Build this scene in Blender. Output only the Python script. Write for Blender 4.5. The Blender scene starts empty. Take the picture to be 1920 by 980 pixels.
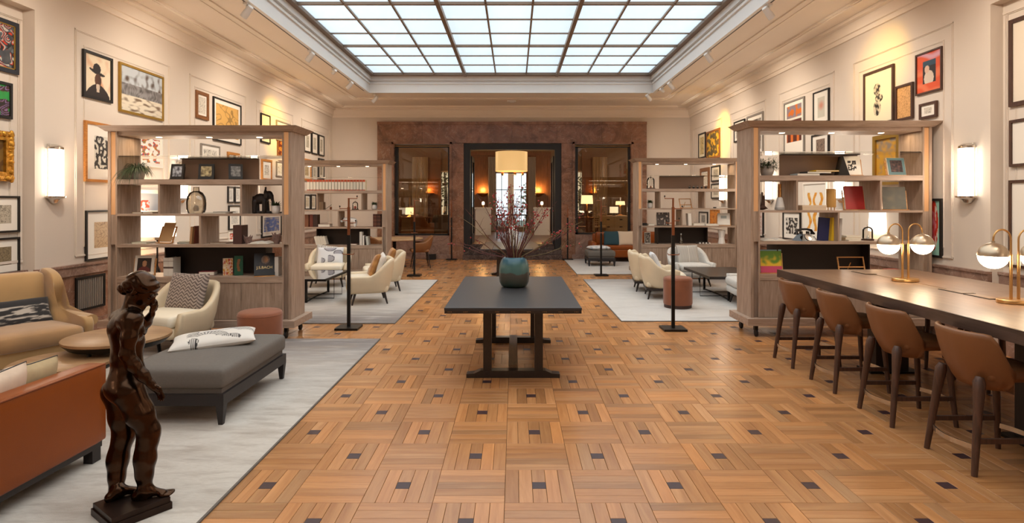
import bpy, math, random
import numpy as np
from mathutils import Vector, Matrix, noise

# ------------------------------------------------------------------ camera, world, exposure, daylight
SC = bpy.context.scene
COL = SC.collection
PI = math.pi
F, H, VX, VY = 1094.0, 1.66, 964.0, 381.0          # measured focal length (px of 1920), eye height, vanishing point

cam_d = bpy.data.cameras.new('camera'); cam = bpy.data.objects.new('camera', cam_d); COL.objects.link(cam)
cam.location = (0, 0, H); cam.rotation_euler = (PI/2, 0, 0)
cam_d.sensor_width = 36; cam_d.lens = F/1920*36
cam_d.shift_x = -(VX-960)/1920; cam_d.shift_y = (VY-490)/1920
cam_d.clip_start = .05; cam_d.clip_end = 200
SC.camera = cam

SC.view_settings.view_transform = 'Standard'; SC.view_settings.look = 'None'
SC.view_settings.gamma = 1.0; SC.view_settings.use_curve_mapping = False
SC.view_settings.exposure = 0.4

SC.cycles.max_bounces = 8; SC.cycles.glossy_bounces = 3; SC.cycles.transmission_bounces = 6; SC.cycles.caustics_reflective = False; SC.cycles.caustics_refractive = False
world = bpy.data.worlds.new('world'); SC.world = world; world.use_nodes = True
wb = world.node_tree.nodes['Background']; wb.inputs[0].default_value = (.78, .88, 1.0, 1); wb.inputs[1].default_value = 1.3

def light(name, kind, loc, energy, color, rot=(0, 0, 0), **kw):
    d = bpy.data.lights.new(name, kind); d.energy = energy; d.color = color
    for k, v in kw.items(): setattr(d, k, v)
    o = bpy.data.objects.new(name, d); COL.objects.link(o); o.location = loc; o.rotation_euler = rot
    return o
# skylight daylight: lamp added below the glowing panes, spread narrowed so it stays unseen
SKY_X0, SKY_X1, SKY_Y0, SKY_Y1, SKY_Z = -3.57, 3.41, -.74, 14.74, 4.96
light('skylight_daylight', 'AREA', ((SKY_X0+SKY_X1)/2, (SKY_Y0+SKY_Y1)/2, 4.953), 250, (1.0, .97, .93),
      shape='RECTANGLE', size=6.8, size_y=15.2, spread=math.radians(142))

def W(px, py, Y):                                    # a measured pixel at a known distance -> metres
    return Vector(((px-VX)/F*Y, Y, H-(py-VY)/F*Y))
def WX(px, Y): return (px-VX)/F*Y
def WZ(py, Y): return H-(py-VY)/F*Y
def FL(px, py):                                      # a pixel on the floor
    Y = F*H/(py-VY); return Vector((WX(px, Y), Y, 0))

# ------------------------------------------------------------------ materials
MATS = {}
def srgb(h):
    if isinstance(h, str):
        h = h.lstrip('#'); c = [int(h[i:i+2], 16)/255 for i in (0, 2, 4)]
    else: c = list(h)
    return tuple((x/12.92 if x <= .04045 else ((x+.055)/1.055)**2.4) for x in c[:3])
def newmat(name):
    m = bpy.data.materials.new(name); m.use_nodes = True
    nt = m.node_tree; b = nt.nodes['Principled BSDF']
    MATS[name] = m
    return m, nt, b
def N(nt, t, **kw):
    n = nt.nodes.new(t)
    for k, v in kw.items():
        if k in n.inputs: n.inputs[k].default_value = v
        else: setattr(n, k, v)
    return n
def mat(name, col, rough=.5, metal=0., noise_amt=0., noise_scale=20., bump=0., bump_scale=200., sheen=0., coat=0., spec=.5, stretch=(1, 1, 1)):
    m, nt, b = newmat(name); c = srgb(col)
    b.inputs['Base Color'].default_value = (*c, 1); b.inputs['Roughness'].default_value = rough
    b.inputs['Metallic'].default_value = metal; b.inputs['Specular IOR Level'].default_value = spec
    if sheen: b.inputs['Sheen Weight'].default_value = sheen
    if coat: b.inputs['Coat Weight'].default_value = coat; b.inputs['Coat Roughness'].default_value = .15
    L = nt.links
    if noise_amt or bump:
        tc = N(nt, 'ShaderNodeTexCoord'); mp = N(nt, 'ShaderNodeMapping'); mp.inputs['Scale'].default_value = stretch
        L.new(tc.outputs['Object'], mp.inputs[0])
    if noise_amt:
        n = N(nt, 'ShaderNodeTexNoise'); n.inputs['Scale'].default_value = noise_scale; n.inputs['Detail'].default_value = 5
        L.new(mp.outputs[0], n.inputs['Vector'])
        r = N(nt, 'ShaderNodeValToRGB')
        lo = tuple(x*(1-noise_amt) for x in c); hi = tuple(min(1, x*(1+noise_amt)) for x in c)
        r.color_ramp.elements[0].position = .3; r.color_ramp.elements[1].position = .7
        r.color_ramp.elements[0].color = (*lo, 1); r.color_ramp.elements[1].color = (*hi, 1)
        L.new(n.outputs[0], r.inputs[0]); L.new(r.outputs[0], b.inputs['Base Color'])
    if bump:
        n2 = N(nt, 'ShaderNodeTexNoise'); n2.inputs['Scale'].default_value = bump_scale
        L.new(mp.outputs[0], n2.inputs['Vector'])
        bp = N(nt, 'ShaderNodeBump'); bp.inputs['Strength'].default_value = bump; bp.inputs['Distance'].default_value = .01
        L.new(n2.outputs[0], bp.inputs['Height']); L.new(bp.outputs[0], b.inputs['Normal'])
    return m
def wood(name, dark, light_, grain='z', scale=1., rough=.45, uv=False, tone=False, coat=0.):
    m, nt, b = newmat(name); L = nt.links
    tc = N(nt, 'ShaderNodeTexCoord'); mp = N(nt, 'ShaderNodeMapping')
    s = {'x': (1.2, 14, 14), 'y': (14, 1.2, 14), 'z': (14, 14, 1.2)}[grain]
    mp.inputs['Scale'].default_value = [q*scale for q in s]
    L.new(tc.outputs['UV' if uv else 'Object'], mp.inputs[0])
    n = N(nt, 'ShaderNodeTexNoise'); n.inputs['Scale'].default_value = 2.2; n.inputs['Detail'].default_value = 6; n.inputs['Roughness'].default_value = .62; n.inputs['Distortion'].default_value = .6
    L.new(mp.outputs[0], n.inputs['Vector'])
    r = N(nt, 'ShaderNodeValToRGB'); r.color_ramp.elements[0].position = .22 if tone else .32; r.color_ramp.elements[1].position = .80 if tone else .66
    r.color_ramp.elements[0].color = (*srgb(dark), 1); r.color_ramp.elements[1].color = (*srgb(light_), 1)
    L.new(n.outputs[0], r.inputs[0])
    out = r.outputs[0]
    if tone:
        at = N(nt, 'ShaderNodeAttribute'); at.attribute_name = 'tone'
        mx = N(nt, 'ShaderNodeMix'); mx.data_type = 'RGBA'; mx.blend_type = 'MULTIPLY'; mx.inputs[0].default_value = 1
        L.new(out, mx.inputs[6]); L.new(at.outputs['Color'], mx.inputs[7]); out = mx.outputs[2]
    L.new(out, b.inputs['Base Color'])
    b.inputs['Roughness'].default_value = rough
    if coat: b.inputs['Coat Weight'].default_value = coat; b.inputs['Coat Roughness'].default_value = .2
    bp = N(nt, 'ShaderNodeBump'); bp.inputs['Strength'].default_value = .12; bp.inputs['Distance'].default_value = .004
    L.new(n.outputs[0], bp.inputs['Height']); L.new(bp.outputs[0], b.inputs['Normal'])
    return m
def marble(name, base, dark, vein, scale=1.6, rough=.22):
    m, nt, b = newmat(name); L = nt.links
    tc = N(nt, 'ShaderNodeTexCoord')
    n = N(nt, 'ShaderNodeTexNoise'); n.inputs['Scale'].default_value = scale; n.inputs['Detail'].default_value = 9; n.inputs['Roughness'].default_value = .68; n.inputs['Distortion'].default_value = 1.6
    L.new(tc.outputs['Object'], n.inputs['Vector'])
    r = N(nt, 'ShaderNodeValToRGB'); e = r.color_ramp.elements
    e[0].position = .34; e[0].color = (*srgb(dark), 1); e[1].position = .6; e[1].color = (*srgb(base), 1)
    L.new(n.outputs[0], r.inputs[0])
    n2 = N(nt, 'ShaderNodeTexNoise'); n2.inputs['Scale'].default_value = scale*1.3; n2.inputs['Detail'].default_value = 4; n2.inputs['Distortion'].default_value = 2.6
    L.new(tc.outputs['Object'], n2.inputs['Vector'])
    r2 = N(nt, 'ShaderNodeValToRGB'); e = r2.color_ramp.elements
    e[0].position = .487; e[0].color = (0, 0, 0, 1); e[1].position = .5; e[1].color = (1, 1, 1, 1)
    x = e.new(.513); x.color = (0, 0, 0, 1)
    L.new(n2.outputs[0], r2.inputs[0])
    mx = N(nt, 'ShaderNodeMix'); mx.data_type = 'RGBA'; mx.inputs[7].default_value = (*srgb(vein), 1)
    ml = N(nt, 'ShaderNodeMath'); ml.operation = 'MULTIPLY'; ml.inputs[1].default_value = .32
    L.new(r2.outputs[0], ml.inputs[0]); L.new(ml.outputs[0], mx.inputs[0]); L.new(r.outputs[0], mx.inputs[6])
    L.new(mx.outputs[2], b.inputs['Base Color']); b.inputs['Roughness'].default_value = rough
    return m
def emit(name, col, strength, base=None):
    m, nt, b = newmat(name)
    b.inputs['Base Color'].default_value = (*srgb(base or col), 1); b.inputs['Roughness'].default_value = .4
    b.inputs['Emission Color'].default_value = (*srgb(col), 1); b.inputs['Emission Strength'].default_value = strength
    return m
def glass(name, tint, alpha=.12, rough=.02):         # thin pane: mostly clear, reflecting a little
    m, nt, b = newmat(name); L = nt.links
    t = N(nt, 'ShaderNodeBsdfTransparent'); t.inputs[0].default_value = (*srgb(tint), 1)
    g = N(nt, 'ShaderNodeBsdfGlossy'); g.inputs[0].default_value = (1, 1, 1, 1); g.inputs['Roughness'].default_value = rough
    fr = N(nt, 'ShaderNodeFresnel'); fr.inputs[0].default_value = 1.45
    ad = N(nt, 'ShaderNodeMath'); ad.operation = 'ADD'; ad.inputs[1].default_value = alpha*.3; ad.use_clamp = True
    mx = N(nt, 'ShaderNodeMixShader')
    L.new(fr.outputs[0], ad.inputs[0]); L.new(ad.outputs[0], mx.inputs[0]); L.new(t.outputs[0], mx.inputs[1]); L.new(g.outputs[0], mx.inputs[2])
    L.new(mx.outputs[0], nt.nodes['Material Output'].inputs[0])
    return m
def printmat(name, rough=.55, sheen=0.):             # flat print / woven pattern carried by the mesh
    m, nt, b = newmat(name)
    a = N(nt, 'ShaderNodeAttribute'); a.attribute_name = 'col'
    nt.links.new(a.outputs['Color'], b.inputs['Base Color']); b.inputs['Roughness'].default_value = rough
    if sheen: b.inputs['Sheen Weight'].default_value = sheen
    return m

mat('paint_wall', '#dccfc1', .6, noise_amt=.015, noise_scale=1.5)
mat('paint_ceiling', '#f1e4d5', .55, noise_amt=.012, noise_scale=1.2)
mat('paint_white', '#e9e8e6', .5)
mat('bronze_frame', '#84705f', .45, .2)
emit('skylight_glass', '#cfe9f8', .75, '#dfeef5')
wood('parquet', '#9c673e', '#c48d5a', 'x', .6, .25, uv=True, tone=True)
mat('inlay', '#3a2426', .4, noise_amt=.15, noise_scale=30)
mat('joint', '#3b2615', .9)
wood('oak_v', '#8e7663', '#b29a87', 'z', 1., .5)
wood('oak_h', '#937b68', '#b59d8a', 'x', 1., .5)
wood('oak_y', '#7c6654', '#a8917e', 'y', 1., .5)
wood('light_wood', '#b0753c', '#d39c5c', 'x', 2., .5)
wood('far_wood', '#5a3820', '#7d5232', 'z', 1., .45)
wood('table_wood', '#1d1511', '#2b201a', 'y', 1., .35, coat=.15)
wood('bar_wood', '#3a2c24', '#54423a', 'y', .9, .3, coat=.3)
wood('round_wood', '#8a6746', '#a5815c', 'x', .8, .38)
wood('bar_top_lit', '#6f5340', '#86674f', 'y', .9, .36, coat=.2)  # table wood made lighter to stand for lamp light on the top
wood('walnut_leg', '#3a261b', '#57392a', 'z', 2., .45)
wood('dark_wood', '#1d1512', '#2c211c', 'z', 2., .45)
wood('stretcher_wood', '#5a4128', '#7a5a3a', 'y', 1.5, .5)
marble('marble_red', '#9c7057', '#6b4936', '#d0b6a0', 1.4, .25)
marble('marble_grey', '#a08070', '#73574a', '#dccaba', 2.0, .28)
marble('marble_dark', '#5c4a44', '#2a211f', '#b9aaa2', 2.2, .2)
mat('black_metal', '#17130f', .45, .4)
mat('black_frame', '#1a1512', .5)
mat('dark_back', '#2b1d14', .6)
mat('box_brown', '#7a6150', .6)
mat('copper', '#8c563a', .35, .9)
mat('brass', '#c69a62', .3, .95)
mat('steel', '#c9c4bc', .25, 1.)
mat('chrome', '#d9d4cc', .15, 1.)
mat('white_metal', '#e6e2dc', .4)
mat('cream_leather', '#d8c6a8', .5, bump=.08, bump_scale=250, noise_amt=.03, noise_scale=6)
mat('cream_seat', '#e2d8c4', .5, bump=.08, bump_scale=250)
mat('tan_leather', '#7c5130', .42, noise_amt=.06, noise_scale=4, bump=.06, bump_scale=220)
mat('sofa_leather', '#8a4413', .38, spec=.3, noise_amt=.07, noise_scale=3, bump=.05, bump_scale=200)
mat('velvet', '#a5804f', .8, noise_amt=.1, noise_scale=3.5, sheen=.5)
mat('velvet_seat', '#987146', .8, noise_amt=.13, noise_scale=5, sheen=.5)
mat('pouf_leather', '#854a2a', .65, noise_amt=.12, noise_scale=5, sheen=.2)
mat('pouf_base', '#3a231a', .6)
mat('grey_fabric', '#676059', .9, noise_amt=.06, noise_scale=60, bump=.15, bump_scale=500)
mat('bench_frame', '#241d1c', .5)
mat('tweed', '#c9c6c0', .9, noise_amt=.22, noise_scale=120, bump=.15, bump_scale=400)
mat('tweed_dark', '#a9a39b', .9, noise_amt=.25, noise_scale=160, bump=.15, bump_scale=400)
mat('brown_chair', '#8f5f38', .55, noise_amt=.06)
mat('bronze', '#3f2c1f', .22, .95, noise_amt=.3, noise_scale=9, bump=.06, bump_scale=35)
mat('bronze_dark', '#33241c', .38, .7, noise_amt=.2, noise_scale=12)
mat('teal_glaze', '#2f5a58', .28, noise_amt=.35, noise_scale=9, coat=.3)
mat('stem', '#5a2a22', .6)
mat('berry', '#a02a28', .35)
mat('leaf', '#40502a', .6, noise_amt=.3, noise_scale=15)
mat('leaf_dark', '#34401f', .6, noise_amt=.35, noise_scale=15)
mat('ceramic_white', '#e8e4de', .25)
mat('ceramic_grey', '#b9b3ac', .35)
mat('paper', '#e9e2d4', .75)
mat('rubber', '#1b1817', .6)
mat('amber_glass', '#c79a55', .25)
mat('mat_board', '#ece4d8', .8)
mat('fabric_plain_pink', '#d9bfa6', .85, noise_amt=.04, noise_scale=30)
mat('fabric_olive', '#b79f78', .85, noise_amt=.05, noise_scale=20)
mat('fabric_teal', '#24424a', .85)
mat('fabric_beige', '#cdb8a0', .85)
mat('curtain', '#c8bdb0', .8)
mat('white_paint', '#efece6', .45)
mat('far_wall', '#7d6548', .6)
mat('far_floor', '#6b4a30', .35)
mat('cream_cabinet', '#dccbac', .45)
glass('clear_glass', '#fbfbf8', .05)
glass('window_glass', '#e0cfb6', .1)
glass('smoke_glass', '#8d837b', .5)
printmat('print'); printmat('woven', .9, .2)
emit('sconce_glass', '#ffecd6', 13.)
emit('globe_glass', '#ffe4bc', 16.)
emit('shade_glow', '#fff0da', 2.4)
emit('drum_shade', '#e9bd7c', .62)
emit('amber_glow', '#ff9d33', 3.)
emit('bulb', '#ffe0a8', 14.)
emit('spot_face', '#fff4de', 12.)
emit('lit_groove', '#cf9058', .24, '#b98a60')  # light on the groove wood, put into the colour as weak emission
emit('led_white', '#ffe6bd', 8.)
emit('screen', '#eaf2f6', 1.6)
def colmat(col, rough=.6):
    k = 'paint_'+(col if isinstance(col, str) else '%02x%02x%02x' % tuple(int(c*255) for c in col)).lstrip('#')
    if k not in MATS: mat(k, col, rough)
    return k

# ------------------------------------------------------------------ mesh helpers
class G:
    def __init__(s): s.v = []; s.f = []; s.m = []; s.c = None
    def add(s, vs, fs, m=0):
        o = len(s.v); s.v += [tuple(v) for v in vs]; s.f += [tuple(i+o for i in f) for f in fs]; s.m += [m]*len(fs); return s
    def box(s, x0, x1, y0, y1, z0, z1, m=0):
        return s.add([(x0, y0, z0), (x1, y0, z0), (x1, y1, z0), (x0, y1, z0), (x0, y0, z1), (x1, y0, z1), (x1, y1, z1), (x0, y1, z1)],
              [(0, 3, 2, 1), (4, 5, 6, 7), (0, 1, 5, 4), (1, 2, 6, 5), (2, 3, 7, 6), (3, 0, 4, 7)], m)
    def frust(s, x0, x1, y0, y1, z0, X0, X1, Y0, Y1, z1, m=0):      # box with different top and bottom
        return s.add([(x0, y0, z0), (x1, y0, z0), (x1, y1, z0), (x0, y1, z0), (X0, Y0, z1), (X1, Y0, z1), (X1, Y1, z1), (X0, Y1, z1)],
              [(0, 3, 2, 1), (4, 5, 6, 7), (0, 1, 5, 4), (1, 2, 6, 5), (2, 3, 7, 6), (3, 0, 4, 7)], m)
    def soft(s, cx, cy, cz, sx, sy, sz, r, n=6, m=0, puff=0., fn=None):  # rounded, slightly puffed box
        hx, hy, hz = sx/2, sy/2, sz/2; r = min(r, hx, hy, hz)
        idx = {}; vs = []; fs = []
        def vid(i, j, k):
            key = (i, j, k)
            if key in idx: return idx[key]
            def cc(t, h):                            # concentrate samples near the edges
                t = 2*t/n-1; return math.sin(t*PI/2)*h
            p = Vector((cc(i, hx), cc(j, hy), cc(k, hz)))
            q = Vector((max(-hx+r, min(hx-r, p.x)), max(-hy+r, min(hy-r, p.y)), max(-hz+r, min(hz-r, p.z))))
            d = p-q
            if d.length > 1e-9:
                mxn = max(abs(d.x), abs(d.y), abs(d.z)); p = q+d.normalized()*r*min(1, mxn/r if r else 1)
            if puff:
                u, v = p.x/hx, p.y/hy
                p.z += (1 if p.z > 0 else -1)*puff*max(0, (1-u*u))*max(0, (1-v*v))
            if fn: p = fn(p)
            idx[key] = len(vs); vs.append((p.x+cx, p.y+cy, p.z+cz)); return idx[key]
        for a in range(n):
            for b in range(n):
                fs.append((vid(a, b, 0), vid(a, b+1, 0), vid(a+1, b+1, 0), vid(a+1, b, 0)))
                fs.append((vid(a, b, n), vid(a+1, b, n), vid(a+1, b+1, n), vid(a, b+1, n)))
                fs.append((vid(a, 0, b), vid(a+1, 0, b), vid(a+1, 0, b+1), vid(a, 0, b+1)))
                fs.append((vid(a, n, b), vid(a, n, b+1), vid(a+1, n, b+1), vid(a+1, n, b)))
                fs.append((vid(0, a, b), vid(0, a, b+1), vid(0, a+1, b+1), vid(0, a+1, b)))
                fs.append((vid(n, a, b), vid(n, a+1, b), vid(n, a+1, b+1), vid(n, a, b+1)))
        return s.add(vs, fs, m)
    def lathe(s, prof, c=(0, 0, 0), n=24, m=0, a0=0., a1=2*PI, sx=1., sy=1.):
        full = abs(a1-a0-2*PI) < 1e-6; k = n if full else n+1
        vs = []; fs = []
        for r, z in prof:
            for i in range(k):
                a = a0+(a1-a0)*i/n; vs.append((c[0]+r*sx*math.cos(a), c[1]+r*sy*math.sin(a), c[2]+z))
        for j in range(len(prof)-1):
            for i in range(n):
                i2 = (i+1) % k
                fs.append((j*k+i, j*k+i2, (j+1)*k+i2, (j+1)*k+i))
        if prof[0][0] > 1e-5 and full: fs.append(tuple(reversed(range(k))))
        if prof[-1][0] > 1e-5 and full: fs.append(tuple((len(prof)-1)*k+i for i in range(k)))
        return s.add(vs, fs, m)
    def tube(s, pts, r, n=8, m=0, caps=True, flat=1.):
        pts = [Vector(p) for p in pts]; rs = r if isinstance(r, (list, tuple)) else [r]*len(pts)
        vs = []; fs = []; ref = None
        for i, p in enumerate(pts):
            t = (pts[min(i+1, len(pts)-1)]-pts[max(i-1, 0)]).normalized()
            if ref is None:
                up = Vector((0, 0, 1)) if abs(t.z) < .9 else Vector((1, 0, 0))
                ref = (up-t*up.dot(t)).normalized()
            else: ref = (ref-t*ref.dot(t)).normalized()
            b = t.cross(ref)
            for k in range(n):
                a = 2*PI*k/n+PI/n; vs.append(p+(ref*math.cos(a)+b*math.sin(a)*flat)*rs[i])
        for i in range(len(pts)-1):
            for k in range(n):
                k2 = (k+1) % n; fs.append((i*n+k, i*n+k2, (i+1)*n+k2, (i+1)*n+k))
        if caps: fs.append(tuple(reversed(range(n)))); fs.append(tuple((len(pts)-1)*n+k for k in range(n)))
        return s.add(vs, fs, m)
    def prism(s, poly, ax, a0, a1, m=0):             # polygon (2 coords) extruded along axis ax from a0 to a1
        def p3(q, a): return {'x': (a, q[0], q[1]), 'y': (q[0], a, q[1]), 'z': (q[0], q[1], a)}[ax]
        n = len(poly); vs = [p3(q, a0) for q in poly]+[p3(q, a1) for q in poly]
        fs = [(i, (i+1) % n, n+(i+1) % n, n+i) for i in range(n)]+[tuple(reversed(range(n))), tuple(range(n, 2*n))]
        return s.add(vs, fs, m)
    def ball(s, c, r, n=10, m=0, sc=(1, 1, 1)):
        k = max(4, n//2); vs = []; fs = []
        vs.append((c[0], c[1], c[2]-r*sc[2]))
        for j in range(1, k):
            b = -PI/2+PI*j/k
            for i in range(n):
                a = 2*PI*i/n; vs.append((c[0]+r*sc[0]*math.cos(b)*math.cos(a), c[1]+r*sc[1]*math.cos(b)*math.sin(a), c[2]+r*sc[2]*math.sin(b)))
        vs.append((c[0], c[1], c[2]+r*sc[2])); top = len(vs)-1
        for i in range(n):
            fs.append((0, 1+(i+1) % n, 1+i)); fs.append((top, 1+(k-2)*n+i, 1+(k-2)*n+(i+1) % n))
        for j in range(k-2):
            for i in range(n):
                fs.append((1+j*n+i, 1+j*n+(i+1) % n, 1+(j+1)*n+(i+1) % n, 1+(j+1)*n+i))
        return s.add(vs, fs, m)
    def xf(s, M):
        s.v = [tuple(M @ Vector(v)) for v in s.v]; return s
    def mesh(s, name, mats, smooth=False, colors=None):
        me = bpy.data.meshes.new(name); me.from_pydata(s.v, [], s.f); me.update()
        for k in ([mats] if isinstance(mats, str) else mats): me.materials.append(MATS[k])
        if any(s.m): me.polygons.foreach_set('material_index', s.m)
        if smooth:
            me.polygons.foreach_set('use_smooth', [True]*len(s.f))
            if smooth != 'all':
                try: me.set_sharp_from_angle(angle=math.radians(42))
                except Exception: pass
        if colors is not None:
            pt = len(colors) == len(s.v)
            a = me.color_attributes.new('col', 'FLOAT_COLOR', 'POINT' if pt else 'CORNER')
            buf = []
            if pt:
                for c in colors: buf += [c[0], c[1], c[2], 1.]
            else:
                for f, c in zip(s.f, colors): buf += [c[0], c[1], c[2], 1.]*len(f)
            a.data.foreach_set('color', buf)
        return me
    def build(s, name, mats, parent=None, smooth=False, colors=None, loc=None, rz=0.):
        o = bpy.data.objects.new(name, s.mesh(name, mats, smooth, colors)); COL.objects.link(o)
        if parent: o.parent = parent
        if loc is not None: o.location = loc
        if rz: o.rotation_euler = (0, 0, rz)
        return o
def fixnormals(o):
    import bmesh
    bm = bmesh.new(); bm.from_mesh(o.data); bmesh.ops.recalc_face_normals(bm, faces=bm.faces); bm.to_mesh(o.data); bm.free()
    return o
def tag(o, label=None, cat=None, group=None, kind=None):
    if label: o['label'] = label
    if cat: o['category'] = cat
    if group: o['group'] = group
    if kind: o['kind'] = kind
    return o
def thing(name, label, cat, loc=(0, 0, 0), rz=0., group=None):
    o = bpy.data.objects.new(name, None); COL.objects.link(o); o.location = loc; o.rotation_euler = (0, 0, rz); o.empty_display_size = .1
    return tag(o, label, cat, group)
def dup(root, loc, rz=0., label=None):
    r = root.copy(); COL.objects.link(r); r.location = loc; r.rotation_euler = (0, 0, rz)
    if label: r['label'] = label
    for ch in list(root.children):
        c = ch.copy(); COL.objects.link(c); c.parent = r
        for g in list(ch.children):
            d = g.copy(); COL.objects.link(d); d.parent = c
    return r
def struct(name, g, mats, parent=None, smooth=False, **kw):
    o = g.build(name, mats, parent, smooth, **kw)
    if not parent: o['kind'] = 'structure'
    return o
def rod(p0, p1, r0, r1=None, n=8): return G().tube([p0, p1], [r0, r1 if r1 is not None else r0], n)
def R(d): return math.radians(d)
def smooth01(t): t = max(0., min(1., t)); return t*t*(3-2*t)
rnd = random.Random(7)
# ------------------------------------------------------------------ the room
XL, XR, YB, YF, ZC = -5.50, 5.31, 17.60, -3.0, 4.51      # left, right, back, behind the camera, ceiling
NIL, NIR = 6.67, 6.48                                     # where the near wall niches begin
RUGS = [(-4.75, -1.63, 2.2, 7.12), (-4.9, -1.64, 8.03, 12.60), (1.50, 4.9, 8.18, 12.70), (1.46, 4.7, 13.6, 17.35)]

# floor: sub-floor slab, parquet blocks laid on it
floor = struct('floor', G().box(XL-.4, XR+.4, YF-.2, YB+.1, -.12, -.009), 'joint')
T = .4; GX, GY = -.053, 3.237
def plank_g(g, x0, x1, y0, y1, horiz, tone, uvs, tones):
    e = .0011; x0 += e; x1 -= e; y0 += e; y1 -= e; c = .0012; zt = 0.; zb = -.01
    o = len(g.v)
    g.v += [(x0, y0, zb), (x1, y0, zb), (x1, y1, zb), (x0, y1, zb), (x0, y0, zt-c), (x1, y0, zt-c), (x1, y1, zt-c), (x0, y1, zt-c),
            (x0+c, y0+c, zt), (x1-c, y0+c, zt), (x1-c, y1-c, zt), (x0+c, y1-c, zt)]
    fs = [(0, 1, 5, 4), (1, 2, 6, 5), (2, 3, 7, 6), (3, 0, 4, 7), (4, 5, 9, 8), (5, 6, 10, 9), (6, 7, 11, 10), (7, 4, 8, 11), (8, 9, 10, 11)]
    g.f += [tuple(i+o for i in f) for f in fs]; g.m += [0]*9
    du, dv = rnd.uniform(0, 40), rnd.uniform(0, 40)
    for f in fs:
        for i in f:
            p = g.v[o+i]; uvs.append((p[0]+du, p[1]+dv) if horiz else (p[1]+du, p[0]+dv)); tones.append(tone)
def plank_mesh(g, name, uvs, tones, m='parquet'):
    me = g.mesh(name, m)
    uv = me.uv_layers.new(name='UVMap'); uv.data.foreach_set('uv', [c for p in uvs for c in p])
    a = me.color_attributes.new('tone', 'FLOAT_COLOR', 'CORNER'); a.data.foreach_set('color', [c for t in tones for c in (*t, 1.)])
    return me
def rtone():
    b = rnd.gauss(1., .11); w = rnd.gauss(0, .035); k = rnd.random()
    if k < .08: b *= .8
    return (b*(1+w), b, b*(1-w*1.6))
VAR = {}
def variant(kind):
    L = VAR.setdefault(kind, [])
    if len(L) < 18:
        g = G(); uvs = []; tn = []
        w, h = {'h': (.4, .08), 'v': (.08, .4), 's': (.08, .16)}[kind]
        plank_g(g, -w/2, w/2, -h/2, h/2, kind == 'h', rtone(), uvs, tn)
        L.append(plank_mesh(g, 'plank', uvs, tn))
    return rnd.choice(L)
gi = G().frust(-.039, .039, -.039, .039, -.01, -.039, .039, -.039, .039, -.0004); inlay_me = gi.mesh('inlay', 'inlay')
pieces = []
for j in range(-14, 37):
    for i in range(-14, 14):
        x0, y0 = GX+T*i, GY+T*j; cx, cy = x0+T/2, y0+T/2
        if cx < XL-.1 or cx > XR+.1 or cy > YB+.1 or cy < YF: continue
        if any(a+.02 < x0 and x0+T < b-.02 and c+.02 < y0 and y0+T < d-.02 for a, b, c, d in RUGS): continue
        seen = cy > 2.95 and abs(cx) < cy*.90
        if (i+j) % 2:
            for k in range(5): pieces.append((seen, cy, 'h', cx, y0+.08*(k+.5)))
        else:
            for k in range(5):
                if k == 2:
                    pieces.append((seen, cy, 's', cx, y0+.08)); pieces.append((seen, cy, 's', cx, y0+.32)); pieces.append((seen, cy, 'i', cx, cy))
                else: pieces.append((seen, cy, 'v', x0+.08*(k+.5), cy))
pieces.sort(key=lambda p: (not p[0], p[1]))
cnt = {'p': 0, 'i': 0}
gs = G(); uvs = []; tns = []; gin = G()
for seen, cy, k, x, y in pieces:
    key = 'i' if k == 'i' else 'p'
    if seen and cnt[key] < 300:
        cnt[key] += 1
        me = inlay_me if k == 'i' else variant(k)
        o = bpy.data.objects.new('inlay_block' if k == 'i' else 'plank', me); COL.objects.link(o); o.parent = floor; o.location = (x, y, 0)
    elif k == 'i': gin.frust(x-.039, x+.039, y-.039, y+.039, -.01, x-.039, x+.039, y-.039, y+.039, -.0004)
    else:
        w, h = {'h': (.4, .08), 'v': (.08, .4), 's': (.08, .16)}[k]
        plank_g(gs, x-w/2, x+w/2, y-h/2, y+h/2, k == 'h', rtone(), uvs, tns)
o = bpy.data.objects.new('parquet_planks', plank_mesh(gs, 'parquet_planks', uvs, tns)); COL.objects.link(o); o.parent = floor; o['kind'] = 'stuff'
o = gin.build('parquet_inlays', 'inlay', floor); o['kind'] = 'stuff'

# side walls with a recessed niche near the camera
def side_wall(name, X, s, yn):
    g = G()
    def slab(a, b, y0, y1, z0, z1): g.box(min(X+s*a, X+s*b), max(X+s*a, X+s*b), y0, y1, z0, z1)
    slab(.12, .25, YF-.2, YB+.3, 0, 5.2)
    slab(0, .12, yn, YB+.3, 0, 5.2); slab(0, .12, YF-.2, yn, 3.87, 5.2); slab(0, .12, YF-.2, 1.6, 0, 3.87)
    return struct(name, g, 'paint_wall')
wall_left = side_wall('wall_left', XL, -1, NIL); wall_right = side_wall('wall_right', XR, 1, NIR)
struct('wall_front', G().box(XL-.3, XR+.3, YF-.25, YF, 0, 5.2), 'paint_wall')

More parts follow.
